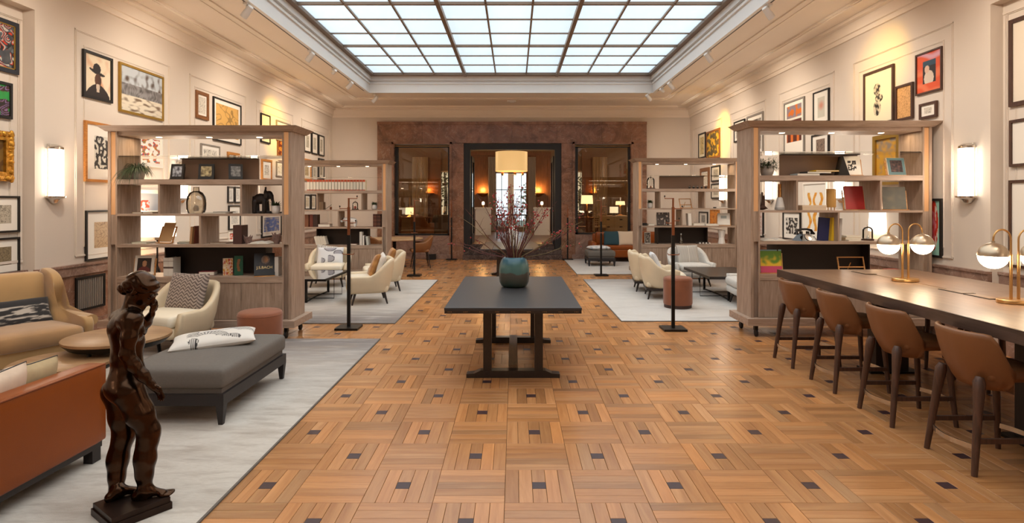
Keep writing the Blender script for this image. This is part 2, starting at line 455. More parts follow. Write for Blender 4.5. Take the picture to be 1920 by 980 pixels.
# raised panel mouldings
def panel_frame(parent, X, s, y0, y1, z0, z1, w=.035, d=.018):
    for (a, b, c, e) in ((y0, y1, z1-w, z1), (y0, y1, z0, z0+w), (y0, y0+w, z0+w, z1-w), (y1-w, y1, z0+w, z1-w)):
        h0, h1 = sorted((X, X-s*d)); m0, m1 = sorted((X, X-s*d*.5))
        q = .011
        G().box(m0, m1, a, b, c, e).box(h0, h1, a+(q if b-a < .1 else 0), b-(q if b-a < .1 else 0), c+(q if e-c < .1 else 0), e-(q if e-c < .1 else 0)).build('panel_moulding', 'paint_wall', parent)
for (X, s, wl, pans, yn) in ((XL, -1, wall_left, [(7.30, 9.31), (9.88, 11.94), (12.43, 14.50), (15.08, 17.35)], NIL),
                             (XR, 1, wall_right, [(7.05, 9.13), (9.67, 11.70), (12.30, 14.30), (14.90, 17.30)], NIR)):
    for y0, y1 in pans:
        panel_frame(wl, X, s, y0, y1, .98, 3.86); panel_frame(wl, X, s, y0+.15, y1-.15, 1.10, 3.68, .02, .01)
    panel_frame(wl, X+s*.12, s, 1.85, yn-.02, .98, 3.78, .05, .022); panel_frame(wl, X+s*.12, s, 2.0, yn-.16, 1.10, 3.62, .02, .01)
    h0, h1 = sorted((X, X-s*.02))
    G().box(h0, h1, yn, yn+.10, .9, 3.97).box(h0, h1, 1.6, yn, 3.87, 3.97).build('niche_moulding', 'paint_wall', wl)

# ceiling slab around the light well, with stepped mouldings and a cornice
WX0, WX1, WY0, WY1 = -3.71, 3.55, -1.1, 14.95
gc = G()
for (a, b, c, d) in ((XL-.3, WX0-.05, YF-.2, YB+.3), (WX1+.05, XR+.3, YF-.2, YB+.3), (WX0-.05, WX1+.05, WY1+.05, YB+.3), (WX0-.05, WX1+.05, YF-.2, WY0-.05)):
    gc.box(a, b, c, d, ZC, ZC+.12)
ceiling = struct('ceiling', gc, 'paint_ceiling')
def ring(name, x0, x1, y0, y1, w, z0, z1, m, parent):
    for (a, b, c, d) in ((x0, x0+w, y0, y1), (x1-w, x1, y0, y1), (x0+w, x1-w, y1-w, y1), (x0+w, x1-w, y0, y0+w)):
        G().box(a, b, c, d, z0, z1).build(name, m, parent)
ring('ceiling_moulding', XL+.43, XR-.43, YF+.4, YB-.47, .10, ZC-.035, ZC, 'paint_ceiling', ceiling)
ring('ceiling_moulding', XL+.47, XR-.47, YF+.45, YB-.52, .03, ZC-.05, ZC-.03, 'paint_ceiling', ceiling)
ring('ceiling_moulding', XL+1.12, XR-1.12, YF+1.5, YB-1.7, .12, ZC-.02, ZC, 'paint_ceiling', ceiling)
ring('ceiling_moulding', XL+1.10, XR-1.10, YF+1.46, YB-1.66, .03, ZC-.03, ZC, 'paint_ceiling', ceiling)
for d, z0, z1 in ((.035, ZC-.27, ZC-.20), (.075, ZC-.20, ZC-.05), (.16, ZC-.05, ZC+.0)):
    ring('cornice', XL, XR, YF, YB, d, z0, z1, 'paint_ceiling', ceiling)
# light well
trim1 = struct('trim_1', G().box(WX0-.08, WX0, WY0-.08, WY1+.08, ZC-.02, 5.02).box(WX1, WX1+.08, WY0-.08, WY1+.08, ZC-.02, 5.02)
       .box(WX0, WX1, WY1, WY1+.08, ZC-.02, 5.02).box(WX0, WX1, WY0-.08, WY0, ZC-.02, 5.02), 'paint_white')
for w, z0, z1 in ((.03, ZC+.20, ZC+.24), (.06, ZC+.28, ZC+.42)):
    ring('well_moulding', WX0, WX1, WY0, WY1, w, z0, z1, 'paint_white', trim1)
# skylight: rim, bars, one pane per field
sky = struct('window_1', G().box(WX0-.05, SKY_X0+.02, WY0-.05, WY1+.05, 4.90, 5.0).box(SKY_X1-.02, WX1+.05, WY0-.05, WY1+.05, 4.90, 5.0)
       .box(SKY_X0, SKY_X1, SKY_Y1-.02, WY1+.05, 4.90, 5.0).box(SKY_X0, SKY_X1, WY0-.05, SKY_Y0+.02, 4.90, 5.0), 'bronze_frame')
struct('ceiling_roof', G().box(XL-.3, XR+.3, YF-.2, YB+.3, 5.02, 5.1), 'paint_ceiling')
PWx = (SKY_X1-SKY_X0)/9; PLy = (SKY_Y1-SKY_Y0)/18
pane_me = G().box(-PWx/2+.012, PWx/2-.012, -PLy/2+.01, PLy/2-.01, 0, .012).mesh('pane', 'skylight_glass')
for i in range(9):
    for j in range(18):
        o = bpy.data.objects.new('pane', pane_me); COL.objects.link(o); o.parent = sky
        o.location = (SKY_X0+PWx*(i+.5), SKY_Y1-PLy*(j+.5), SKY_Z)
for i in range(1, 9):
    x = SKY_X0+PWx*i; big = i in (3, 6); w = .035 if big else .017; z0 = 4.875 if big else 4.925
    G().box(x-w, x+w, SKY_Y0, SKY_Y1+(.1 if big else 0), z0, 4.975).build('glazing_bar', 'bronze_frame', sky)
for j in range(1, 18):
    y = SKY_Y1-PLy*j; big = j % 3 == 0; w = .03 if big else .013
    G().box(SKY_X0, SKY_X1, y-w, y+w, 4.915 if big else 4.935, 4.972).build('glazing_bar', 'bronze_frame', sky)
gv = G()
for k in range(230):
    x = SKY_X0+.03+k*.03
    if x < SKY_X1-.03: gv.box(x, x+.016, WY1-.022, WY1-.008, 4.885, 4.955)
o = gv.build('vent_louvres', 'mat_board', sky); o['kind'] = 'stuff'

# marble wainscot on both side walls
def wainscot(name, X, s, yn):
    r = tag(bpy.data.objects.new(name, None), kind='structure'); COL.objects.link(r)
    def seg(y0, y1, xo, n):
        L = (y1-y0)/n
        def bx(d0, d1, a, b, z0, z1, nm, m):
            lo, hi = sorted((X+s*xo-s*d0, X+s*xo-s*d1)); G().box(lo, hi, a, b, z0, z1).build(nm, m, r)
        for k in range(n):
            a, b = y0+L*k+.002, y0+L*(k+1)-.002
            bx(0, .03, a, b, .0, .76, 'marble_slab', 'marble_red')
            bx(0, .06, a, b, .0, .17, 'marble_plinth', 'marble_grey')
            bx(0, .05, a, b, .763, .87, 'marble_cap', 'marble_grey')
            bx(0, .065, a, b, .872, .90, 'marble_ledge', 'marble_grey')
    seg(yn, YB, 0, 8); seg(1.6, yn-.001, .12, 4)
    return r
wainscot('baseboard_left', XL, -1, NIL); wainscot('baseboard_right', XR, 1, NIR)

# ------------------------------------------------------------------ back wall: plaster, marble surround, two windows, doorway
def bz(py): return WZ(py, YB)
def bxx(px): return WX(px, YB)
OP = [(bxx(741), bxx(843), bz(441), bz(272)), (bxx(870), bxx(1052), 0., bz(270)), (bxx(1078), bxx(1181), bz(439), bz(272))]
SX0, SX1, SZ1 = bxx(709), bxx(1211), bz(231)
gw = G()
gw.box(XL-.3, SX0+.3, YB, YB+.3, 0, 5.1).box(SX1-.3, XR+.3, YB, YB+.3, 0, 5.1).box(SX0+.3, SX1-.3, YB, YB+.3, SZ1-.3, 5.1)
for a, b in ((SX0+.3, OP[0][0]), (OP[0][1], OP[1][0]), (OP[1][1], OP[2][0]), (OP[2][1], SX1-.3)): gw.box(a, b, YB+.05, YB+.3, 0, SZ1)
for q in OP:
    if q[2] > 0: gw.box(q[0], q[1], YB+.05, YB+.3, 0, q[2])
    gw.box(q[0], q[1], YB+.05, YB+.3, q[3], SZ1)
struct('wall_back', gw, 'paint_wall')
surround = tag(bpy.data.objects.new('trim_2', None), kind='structure'); COL.objects.link(surround)
def slabs(x0, x1, z0, z1, nx, nz, d=.10, m='marble_red', nm='marble_slab'):
    for a in range(nx):
        for b in range(nz):
            G().box(x0+(x1-x0)*a/nx+.002, x0+(x1-x0)*(a+1)/nx-.002, YB-d, YB+.05, z0+(z1-z0)*b/nz+.002, z0+(z1-z0)*(b+1)/nz-.002).build(nm, m, surround)
slabs(SX0, SX1, OP[1][3]+.02, SZ1, 6, 1, .12)
slabs(SX0, SX1, SZ1-.06, SZ1+.03, 6, 1, .16)
slabs(SX0, OP[0][0], 0, OP[1][3]+.02, 1, 4, .12); slabs(OP[2][1], SX1, 0, OP[1][3]+.02, 1, 4, .12)
slabs(OP[0][1], OP[1][0], 0, OP[1][3]+.02, 1, 4); slabs(OP[1][1], OP[2][0], 0, OP[1][3]+.02, 1, 4)
slabs(OP[0][0], OP[0][1], 0, OP[0][2], 2, 1, .10, 'marble_grey'); slabs(OP[2][0], OP[2][1], 0, OP[2][2], 2, 1, .10, 'marble_grey')
slabs(OP[0][0]-.3, OP[0][1]+.1, 0, .12, 3, 1, .17, 'marble_grey', 'marble_plinth'); slabs(OP[2][0]-.1, OP[2][1]+.3, 0, .12, 3, 1, .17, 'marble_grey', 'marble_plinth')
for x0, x1 in ((OP[0][0]-.08, OP[0][1]+.08), (OP[2][0]-.08, OP[2][1]+.08)):      # stepped reveal around each window
    z0, z1 = OP[0][2]-.08, OP[0][3]+.08
    for (a, b, c, d) in ((x0, x0+.06, z0, z1), (x1-.06, x1, z0, z1), (x0, x1, z1-.06, z1)):
        G().box(a, b, YB-.15, YB-.10, c, d).build('marble_moulding', 'marble_red', surround)
for k, q in ((2, OP[0]), (3, OP[2])):
    g = G(); f = .10
    g.box(q[0], q[0]+f*.9, YB+.0, YB+.12, q[2], q[3]).box(q[1]-f*.5, q[1], YB+.0, YB+.12, q[2], q[3]).box(q[0], q[1], YB+.0, YB+.12, q[3]-f*.7, q[3]).box(q[0], q[1], YB+.0, YB+.12, q[2], q[2]+f*.5)
    w = struct('window_%d' % k, g, 'black_frame')
    G().box(q[0]+.05, q[1]-.03, YB+.055, YB+.061, q[2]+.03, q[3]-.05).build('pane', 'window_glass', w)
    G().tube([(q[0], YB-.03, q[3]-.03), (q[1], YB-.03, q[3]-.03)], .012).build('curtain_rail', 'brass', w)
q = OP[1]
door = struct('door_1', G().box(q[0], q[0]+.19, YB-.06, YB+.18, 0, q[3]).box(q[1]-.19, q[1], YB-.06, YB+.18, 0, q[3]).box(q[0]+.19, q[1]-.19, YB-.06, YB+.18, q[3]-.17, q[3]), 'black_frame')
for sx, xx in ((1, q[0]+.2), (-1, q[1]-.2)):                                     # two glazed leaves folded back into the next room
    lf = G().box(xx-.03, xx+.03, YB+.2, YB+.32, .3, 3.1).box(xx-.03, xx+.03, YB+1.2, YB+1.3, .3, 3.1).box(xx-.03, xx+.03, YB+.32, YB+1.2, 2.95, 3.1).box(xx-.03, xx+.03, YB+.32, YB+1.2, .3, .7).build('door_leaf', 'black_frame', door)
    G().box(xx-.006, xx+.006, YB+.32, YB+1.2, .7, 2.95).build('glass', 'window_glass', lf)
    for z in (2.95, 2.0, 1.1, .5):
        G().box(xx-sx*.045-.02, xx-sx*.045+.02, YB+.17, YB+.2, z, z+.16).build('hinge', 'brass', lf)
stair = tag(bpy.data.objects.new('stair_1', None), kind='structure'); COL.objects.link(stair)
for k in range(3):
    G().box(q[0]-(.0 if k else .0), q[1], YB-.45+.3*k, YB+.2+.2*k, .14*k, .14*(k+1)-.004).build('step', 'marble_dark', stair)

# ------------------------------------------------------------------ the room beyond
FY0, FY1 = YB+.3, 26.0; FZ = .42
struct('floor_far', G().box(-8, 8, FY0-.1, FY1+.2, FZ-.1, FZ), 'far_floor')
struct('ceiling_far', G().box(-8, 8, FY0, FY1+.2, 4.6, 4.7).box(-8, 8, 21, 21.25, 4.35, 4.6).box(-8, 8, 23.4, 23.65, 4.35, 4.6), 'paint_ceiling')
struct('wall_far_left', G().box(-8.1, -8, FY0, FY1+.2, 0, 4.7), 'far_wall'); struct('wall_far_right', G().box(8, 8.1, FY0, FY1+.2, 0, 4.7), 'far_wall')
wins = [(-3.75, -2.75, 1.1, 3.1), (-.85, .62, .6, 3.05), (2.55, 3.4, 1.1, 3.1)]
gw = G(); xs = [-8]
for a, b, c, d in wins:
    gw.box(xs[-1], a, FY1, FY1+.2, 0, 4.7).box(a, b, FY1, FY1+.2, d, 4.7).box(a, b, FY1, FY1+.2, 0, c); xs.append(b)
gw.box(xs[-1], 8, FY1, FY1+.2, 0, 4.7)
struct('wall_far_back', gw, 'far_wall')
for k, (a, b, c, d) in enumerate(wins):
    n = 2 if k != 1 else 2
    mid = (a+b)/2; f = .055
    g = G().box(a, a+f, FY1-.02, FY1+.1, c, d).box(b-f, b, FY1-.02, FY1+.1, c, d).box(a, b, FY1-.02, FY1+.1, d-f, d).box(a, b, FY1-.02, FY1+.1, c, c+f)
    if k == 1: g.box(mid-.16, mid+.10, FY1-.02, FY1+.1, c, d)
    w = struct('window_%d' % (k+4), g, 'white_paint')
    for zz in (c+(d-c)*.36, c+(d-c)*.68): G().box(a, b, FY1, FY1+.06, zz-.015, zz+.015).build('glazing_bar', 'black_frame', w)
    for xx in ([a+(b-a)*.2, a+(b-a)*.8] if k == 1 else [mid]): G().box(xx-.012, xx+.012, FY1, FY1+.06, c, d).build('glazing_bar', 'black_frame', w)
    G().box(a, b, FY1+.03, FY1+.036, c, d).build('pane', 'clear_glass', w)
# wooden wall panels with amber up-lights between the windows
for k, (px, lab) in enumerate(((803, 'left window'), (905, 'left side of the doorway'), (1010, 'right side of the doorway'), (1115, 'right window'))):
    x = WX(px, 25.8)
    pnl = G().box(x-.55, x-.42, 25.86, 26, FZ, 3.9).box(x+.42, x+.55, 25.86, 26, FZ, 3.9).box(x-.42, x+.42, 25.9, 26, FZ, 3.8).box(x-.55, x+.55, 25.84, 26, 3.8, 3.95)
    struct('trim_%d' % (3+k), pnl, 'far_wood')
    t = thing('wall_sconce', 'amber up-light bowl on wood panel, far room, through the '+lab, 'wall lamp', (x, 25.9, 2.08), 0, 'amber wall lamps in the far room')
    G().lathe([(.02, -.14), (.10, -.1), (.22, -.02), (.24, .03)], n=16, a0=PI, a1=2*PI).build('bowl', 'brass', t, True)
    G().lathe([(.02, 0), (.21, .01)], n=16, a0=PI, a1=2*PI).build('glow_disc', 'amber_glow', t)
    light('amber_uplight', 'POINT', (x, 25.72, 2.25), 22, (1., .52, .14), shadow_soft_size=.08)
light('far_room_fill', 'POINT', (-5., 22, 3.6), 70, (1., .72, .42), shadow_soft_size=.25)  # unseen point lamps without fixtures, added to brighten the far room
light('far_room_fill', 'POINT', (5., 22, 3.6), 70, (1., .72, .42), shadow_soft_size=.25)
# curtains
for k, (x0, x1) in enumerate(((-4.5, -3.8), (-2.7, -2.35), (-1.15, -.82), (.62, .95), (2.1, 2.5), (3.45, 4.1))):
    g = G(); n = 40; vs = []; fs = []
    for i in range(n+1):
        x = x0+(x1-x0)*i/n; y = 25.7+.04*math.sin(i*1.4)
        vs += [(x, y, FZ+.02), (x, y, 3.7)]
    for i in range(n): fs.append((2*i, 2*i+2, 2*i+3, 2*i+1))
    vs += [(v[0], v[1]+.02, v[2]) for v in vs]; m = 2*(n+1)
    fs += [(m+2*i, m+2*i+1, m+2*i+3, m+2*i+2) for i in range(n)]
    nm = ['leftmost', 'second', 'third', 'fourth', 'fifth', 'sixth'][k]
    tag(g.add(vs, fs).build('curtain', 'curtain', None, True), 'pale floor length curtain in the far room, %s from the left' % nm, 'curtain', 'curtains in the far room')
# trees outside the far windows
def tree(x, y, h, r, lab):
    t = thing('garden_tree', lab, 'tree', (x, y, 0), 0, 'trees outside the far windows')
    rr = random.Random(int(x*10)); G().tube([(0, 0, -.5), (.1, 0, h*.45), (0, .1, h*.8)], [.16, .11, .05]).build('trunk', 'dark_wood', t)
    g = G()
    for k in range(260):
        a, b, q = rr.uniform(0, 2*PI), rr.uniform(-1, 1), rr.random()**.4*r
        p = Vector((q*math.cos(a)*math.sqrt(1-b*b), q*math.sin(a)*math.sqrt(1-b*b), h*.65+q*b*1.1)); s = .12
        u = Vector((rr.uniform(-1, 1), rr.uniform(-1, 1), rr.uniform(-1, 1))).normalized()*s; v = u.orthogonal().normalized()*s*.6
        g.add([p-u, p-v, p+u, p+v], [(0, 1, 2, 3)])
    o = g.build('foliage', 'leaf', t); o['kind'] = 'stuff'
tree(-4.3, 36, 4.6, 1.6, 'leafy garden tree outside the far left window')
tree(3.9, 35, 3.0, 1.3, 'leafy garden tree outside the far right window')
tree(1.3, 38, 2.8, 1.2, 'low garden tree outside the far middle french window')
struct('ground_garden', G().box(-30, 30, 26.3, 60, -.3, -.1), 'leaf_dark')
# ------------------------------------------------------------------ rugs
def rugmat(name, stops, light_c, dark_c, seed, amt):
    """woven pile: cross streaks over a lengthwise shading, stops = (v, colour) along the length"""
    m, nt, b = newmat(name); L = nt.links
    tc = N(nt, 'ShaderNodeTexCoord'); sp = N(nt, 'ShaderNodeSeparateXYZ'); L.new(tc.outputs['Generated'], sp.inputs[0])
    rp = N(nt, 'ShaderNodeValToRGB'); e = rp.color_ramp.elements
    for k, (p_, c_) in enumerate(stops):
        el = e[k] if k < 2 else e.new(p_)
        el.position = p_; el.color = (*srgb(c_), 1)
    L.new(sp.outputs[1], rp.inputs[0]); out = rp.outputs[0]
    for k, (sx, sy, col, lo, hi, f) in enumerate(((.9, 3.2, dark_c, .50, .72, amt), (3.5, 14, dark_c, .5, .75, amt*.8), (2., 9, light_c, .5, .75, .55), (22, 120, dark_c, .45, .8, .35))):
        mp = N(nt, 'ShaderNodeMapping'); mp.inputs['Scale'].default_value = (sx, sy, 1); mp.inputs['Location'].default_value = (seed*3+k, seed+k*2, 0); L.new(tc.outputs['Object'], mp.inputs[0])
        n = N(nt, 'ShaderNodeTexNoise'); n.inputs['Scale'].default_value = 1.; n.inputs['Detail'].default_value = 4; n.inputs['Distortion'].default_value = .3; L.new(mp.outputs[0], n.inputs['Vector'])
        mr = N(nt, 'ShaderNodeMapRange'); mr.inputs[1].default_value = lo; mr.inputs[2].default_value = hi; mr.inputs[4].default_value = f; L.new(n.outputs[0], mr.inputs[0])
        mx = N(nt, 'ShaderNodeMix'); mx.data_type = 'RGBA'; mx.inputs[7].default_value = (*srgb(col), 1); L.new(mr.outputs[0], mx.inputs[0]); L.new(out, mx.inputs[6]); out = mx.outputs[2]
    L.new(out, b.inputs['Base Color']); b.inputs['Roughness'].default_value = .95; b.inputs['Sheen Weight'].default_value = .25
    n = N(nt, 'ShaderNodeTexNoise'); n.inputs['Scale'].default_value = 260; L.new(tc.outputs['Object'], n.inputs['Vector'])
    bp = N(nt, 'ShaderNodeBump'); bp.inputs['Strength'].default_value = .4; bp.inputs['Distance'].default_value = .004; L.new(n.outputs[0], bp.inputs['Height']); L.new(bp.outputs[0], b.inputs['Normal'])
def rug(x0, x1, y0, y1, label, m):
    t = thing('area_rug', label, 'rug', ((x0+x1)/2, (y0+y1)/2, 0)); w, d = x1-x0, y1-y0
    G().box(-w/2+.012, w/2-.012, -d/2+.012, d/2-.012, .003, .0125).build('pile', m, t)
    G().box(-w/2, w/2, -d/2, d/2, .0005, .0105).build('rug_border', 'grey_fabric', t)
def mixc(a, b, t): t = max(0., min(1., t)); return tuple(x+(y-x)*t for x, y in zip(a, b))
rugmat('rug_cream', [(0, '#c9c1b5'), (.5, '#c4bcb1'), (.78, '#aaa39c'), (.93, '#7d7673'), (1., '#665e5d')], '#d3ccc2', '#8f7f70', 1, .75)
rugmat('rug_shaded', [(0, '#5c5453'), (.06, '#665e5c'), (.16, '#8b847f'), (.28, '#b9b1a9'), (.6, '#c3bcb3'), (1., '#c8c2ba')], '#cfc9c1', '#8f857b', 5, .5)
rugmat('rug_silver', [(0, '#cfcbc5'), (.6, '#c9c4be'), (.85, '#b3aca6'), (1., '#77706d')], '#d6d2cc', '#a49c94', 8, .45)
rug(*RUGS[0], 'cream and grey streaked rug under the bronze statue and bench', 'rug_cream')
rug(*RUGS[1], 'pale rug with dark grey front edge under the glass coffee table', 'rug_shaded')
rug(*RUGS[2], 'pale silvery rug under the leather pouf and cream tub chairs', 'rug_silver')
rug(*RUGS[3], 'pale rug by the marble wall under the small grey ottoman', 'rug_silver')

# ------------------------------------------------------------------ curved shells
def upath(w, d, r, arm, n=10):
    pts = []; hw, hd = w/2, d/2
    for k in range(n): pts.append((-hw, -arm+(hd-r+arm)*k/n))
    for k in range(n+1): a = PI-PI/2*k/n; pts.append((-hw+r+r*math.cos(a), hd-r+r*math.sin(a)))
    m = max(2, n//2)
    for k in range(1, m): pts.append((-hw+r+(2*hw-2*r)*k/m, hd))
    for k in range(n+1): a = PI/2-PI/2*k/n; pts.append((hw-r+r*math.cos(a), hd-r+r*math.sin(a)))
    for k in range(1, n+1): pts.append((hw, hd-r-(hd-r+arm)*k/n))
    return pts
def tub(pts, top, z0, t, lean, tuck=0.):
    """upholstered shell following a plan path; top(s) gives the rim height, s in -1..1 along the path"""
    P = [Vector((*p, 0)) for p in pts]; L = [0.]
    for a, b in zip(P, P[1:]): L.append(L[-1]+(b-a).length)
    n = len(P); vs = []; fs = []; K = 0
    for i, p in enumerate(P):
        tg = (P[min(i+1, n-1)]-P[max(i-1, 0)]).normalized(); nr = Vector((-tg.y, tg.x, 0))
        s = 2*L[i]/L[-1]-1; h = top(s)-z0; zz = []
        for q in (0, .12, .4, .7, .9): zz.append((lean*q*h-tuck*(1-q)**3, z0+q*h))
        zz += [(lean*h-.12*t, z0+h*.97), (lean*h-.5*t, z0+h), (lean*h-.88*t, z0+h*.97)]
        for q in (.88, .6, .3, 0): zz.append((lean*q*h-t-tuck*(1-q)**3, z0+q*h))
        K = len(zz)
        for off, z in zz:
            v = p+nr*off; vs.append((v.x, v.y, z))
    for i in range(n-1):
        for k in range(K):
            k2 = (k+1) % K; fs.append((i*K+k, i*K+k2, (i+1)*K+k2, (i+1)*K+k))
    fs.append(tuple(range(K))); fs.append(tuple(reversed([(n-1)*K+k for k in range(K)])))
    g = G().add(vs, fs); return g
def leg4(t, spots, z1, r1, r0, m, splay=.04, n=8, name='leg'):
    for x, y in spots:
        sx, sy = (1 if x > 0 else -1), (1 if y > 0 else -1)
        G().tube([(x+sx*splay, y+sy*splay, .0), (x, y, z1)], [r0, r1], n).build(name, m, t, True)

def pillow(w, h, th, colfn=None, m='woven', n=26, parent=None, name='cushion', corner=.10):
    vs = []; fs = []; cols = []
    for side in (1, -1):
        o = len(vs)
        for j in range(n+1):
            for i in range(n+1):
                u, v = 2*i/n-1, 2*j/n-1
                e = ((1-u**4)*(1-v**4)); z = side*th/2*(max(0, e)**.45)
                pin = 1-corner*((u*u)*(1-v*v)*0+(v*v)*(1-abs(u))*.5); pin2 = 1-corner*((u*u)*(1-abs(v))*.5)
                vs.append((u*w/2*pin2*(1-.0*v), v*h/2*pin, z)); cols.append(colfn(i/n, j/n) if colfn else (1, 1, 1))
        for j in range(n):
            for i in range(n):
                a = o+j*(n+1)+i; q = (a, a+1, a+n+2, a+n+1)
                fs.append(q if side > 0 else tuple(reversed(q)))
    return G().add(vs, fs), cols
def cushion(label, loc, rot, w, h, th, colfn=None, m='woven', group=None, piping=None, n=26, cat='cushion'):
    g, cols = pillow(w, h, th, colfn, n=n)
    o = g.build('cushion', m, None, 'all', colors=cols if colfn else None); o.location = loc; o.rotation_euler = rot
    if piping:
        pts = [(-w/2, -h/2, 0), (0, -h/2*.95, 0), (w/2, -h/2, 0), (w/2*.95, 0, 0), (w/2, h/2, 0), (0, h/2*.95, 0), (-w/2, h/2, 0), (-w/2*.95, 0, 0), (-w/2, -h/2, 0)]
        G().tube(pts, .004, 6).build('piping', piping, o)
    return tag(o, label, cat, group)
WHT, BLK = srgb('#d6d0c7'), srgb('#2a2624')
def pat_bench(u, v):                                  # white with black striped arches and quarter discs
    c = WHT
    for cx, cy, r0, r1, a0, a1, nst in ((.42, .30, .16, .36, -.1, 2.9, 15), (.80, .55, .0, .30, .1, 2.2, 8), (.20, .10, .03, .20, -.9, 1.2, 6), (.70, .12, .03, .18, -.4, 2.6, 6), (.18, .70, .0, .20, -1.6, .6, 8)):
        dx, dy = (u-cx)*1.45, v-cy; r = math.hypot(dx, dy); a = math.atan2(dy, dx)
        if r0 < r < r1 and a0 < a < a1:
            q = (a-a0)/(a1-a0)*nst if r0 > .1 else (dx+dy)*38 if r0 == 0 else u*40
            c = BLK if q % 1 < .45 or r > r1-.015 or 0 < r0 > r-.015 else WHT
    if abs(math.hypot((u-.55)*1.4, v-.95)-.30) < .009 or abs(math.hypot((u-.62)*1.4, v-.85)-.16) < .008: c = srgb('#77757c')
    return c
def pat_moons(u, v):
    c = srgb('#d9dade')
    for (cx, cy, r, a) in ((.5, .95, .24, 0), (.18, .18, .16, 1), (.5, .28, .2, 2), (.82, .62, .18, 3)):
        dx, dy = u-cx, v-cy; d = math.hypot(dx, dy)
        if d < r and [dy < 0, dx > 0, dx > -.05, dy > -.05][a]: c = srgb('#9c9aa2') if d < r-.03 else srgb('#3c3a40')
    return c
def pat_herr(u, v):
    k = int(u*14); s = (v*22+(1 if k % 2 else -1)*u*22) % 2
    return srgb('#a5958a') if s < 1 else srgb('#5e5048')
def pat_zebra(u, v):
    q = noise.noise(Vector((u*4, v*13, 2)))+.5*noise.noise(Vector((u*13, v*40, 5)))
    if v > .7: return srgb('#1d1b1d')
    return mixc(srgb('#1c191a'), srgb('#a9a095'), (q-.05)*4)
def pat_stripe(u, v): return srgb('#c9c3bb') if int(u*30) % 2 else srgb('#9b958d')
def pat_floral(u, v):
    q = noise.noise(Vector((u*7, v*7, 3))); return mixc(srgb('#d8d6d4'), srgb('#8f9aa6'), q*2)
def pat_gold(u, v): return mixc(srgb('#9a6632'), srgb('#c08a4a'), noise.noise(Vector((u*6, v*6, 1)))+.5)

# ------------------------------------------------------------------ cream tub armchairs
def armchair(label, loc, rz, shell='cream_leather', seat='cream_seat', style='a', group='low tub armchairs'):
    t = thing('armchair', label, 'armchair', (loc[0], loc[1], .0135), rz, group)
    w, d = .78, .72
    if style == 'a':
        top = lambda s: .30+.17+.27*smooth01((.70-abs(s))/.42)
        g = tub(upath(w, d, .26, .31), top, .185, .075, .10, .06)
    else:
        top = lambda s: .52+.22*smooth01((.72-abs(s))/.35)+.012*math.cos(s*PI*9)
        g = tub(upath(w, d, .28, .24), top, .19, .08, .12, .05)
    fixnormals(g.build('shell', shell, t, 'all'))
    G().soft(0, -.03, .245, w-.17, d-.06, .13, .05).build('seat_base', shell, t, 'all')
    G().soft(0, -.06, .37, w-.17, d-.10, .14, .055, puff=.015).build('seat_cushion', seat, t, 'all')
    if style == 'b': G().box(-w/2+.045, w/2-.045, -d/2+.06, d/2-.045, .155, .192).build('base_frame', 'dark_wood', t)
    leg4(t, [(sx*(w/2-.13), sy*(d/2-.13)) for sx in (-1, 1) for sy in (-1, 1)], .19, .024, .013, 'dark_wood', .05)
    return t
def on_seat(c, lx, ly, z):                            # a point in chair space -> world
    return c.matrix_basis @ Vector((lx, ly, z))
ch1 = armchair('cream leather armchair holding a grey herringbone cushion, behind the statue', (-3.86, 6.62, 0), R(-14))
cushion('grey herringbone woven cushion leaning in cream armchair behind the statue', on_seat(ch1, .02, .17, .62), (R(72), 0, R(-14)), .50, .44, .15, pat_herr, n=90)
ch2 = armchair('cream armchair facing the room before the left back bookcase, patterned cushion', (-3.72, 11.72, 0), R(8))
cushion('white cushion with grey half moon print on cream armchair', on_seat(ch2, .0, .16, .58), (R(68), 0, R(8)), .52, .36, .14, pat_moons, n=40)
cushion('grey striped cushion tucked behind the half moon cushion', on_seat(ch2, -.10, .24, .60), (R(74), R(8), R(8)), .42, .38, .10, pat_stripe)
ch3 = armchair('nearer of two cream armchairs turned towards the glass coffee table', (-2.44, 9.78, 0), R(-72))
cushion('copper velvet cushion on the nearer side-turned cream armchair', on_seat(ch3, -.06, .10, .60), (R(66), R(-6), R(-72)), .44, .40, .12, pat_gold)
cushion('white cushion lying against the back of nearer side-turned armchair', on_seat(ch3, .10, .19, .62), (R(72), R(6), R(-72)), .44, .38, .10, lambda u, v: srgb('#d8d0c6'))
ch4 = armchair('farther of two cream armchairs turned towards the glass coffee table', (-2.50, 11.15, 0), R(-72))
cushion('copper velvet cushion on the farther side-turned cream armchair', on_seat(ch4, 0, .13, .60), (R(68), 0, R(-72)), .44, .40, .12, pat_gold)
ch5 = armchair('nearer of two cream shell armchairs beside the right leather pouf', (2.62, 10.28, 0), R(82), style='b')
ch6 = armchair('farther of two cream shell armchairs beside the right leather pouf', (2.60, 11.15, 0), R(82), style='b')
cushion('patterned cushion just showing over the nearer shell armchair', on_seat(ch5, .05, .12, .60), (R(66), 0, R(82)), .44, .38, .12, pat_moons)
ch7 = armchair('pale grey tweed armchair before the right back bookcase', (3.56, 11.80, 0), R(4), 'tweed', 'tweed', group='tweed armchairs')
cushion('light striped cushion on the pale tweed armchair', on_seat(ch7, 0, .15, .60), (R(70), 0, R(4)), .46, .40, .13, pat_stripe, n=32)
ch8 = armchair('grey tweed armchair half hidden behind the right front bookcase', (3.86, 9.42, 0), R(-95), 'tweed', 'tweed', group='tweed armchairs')

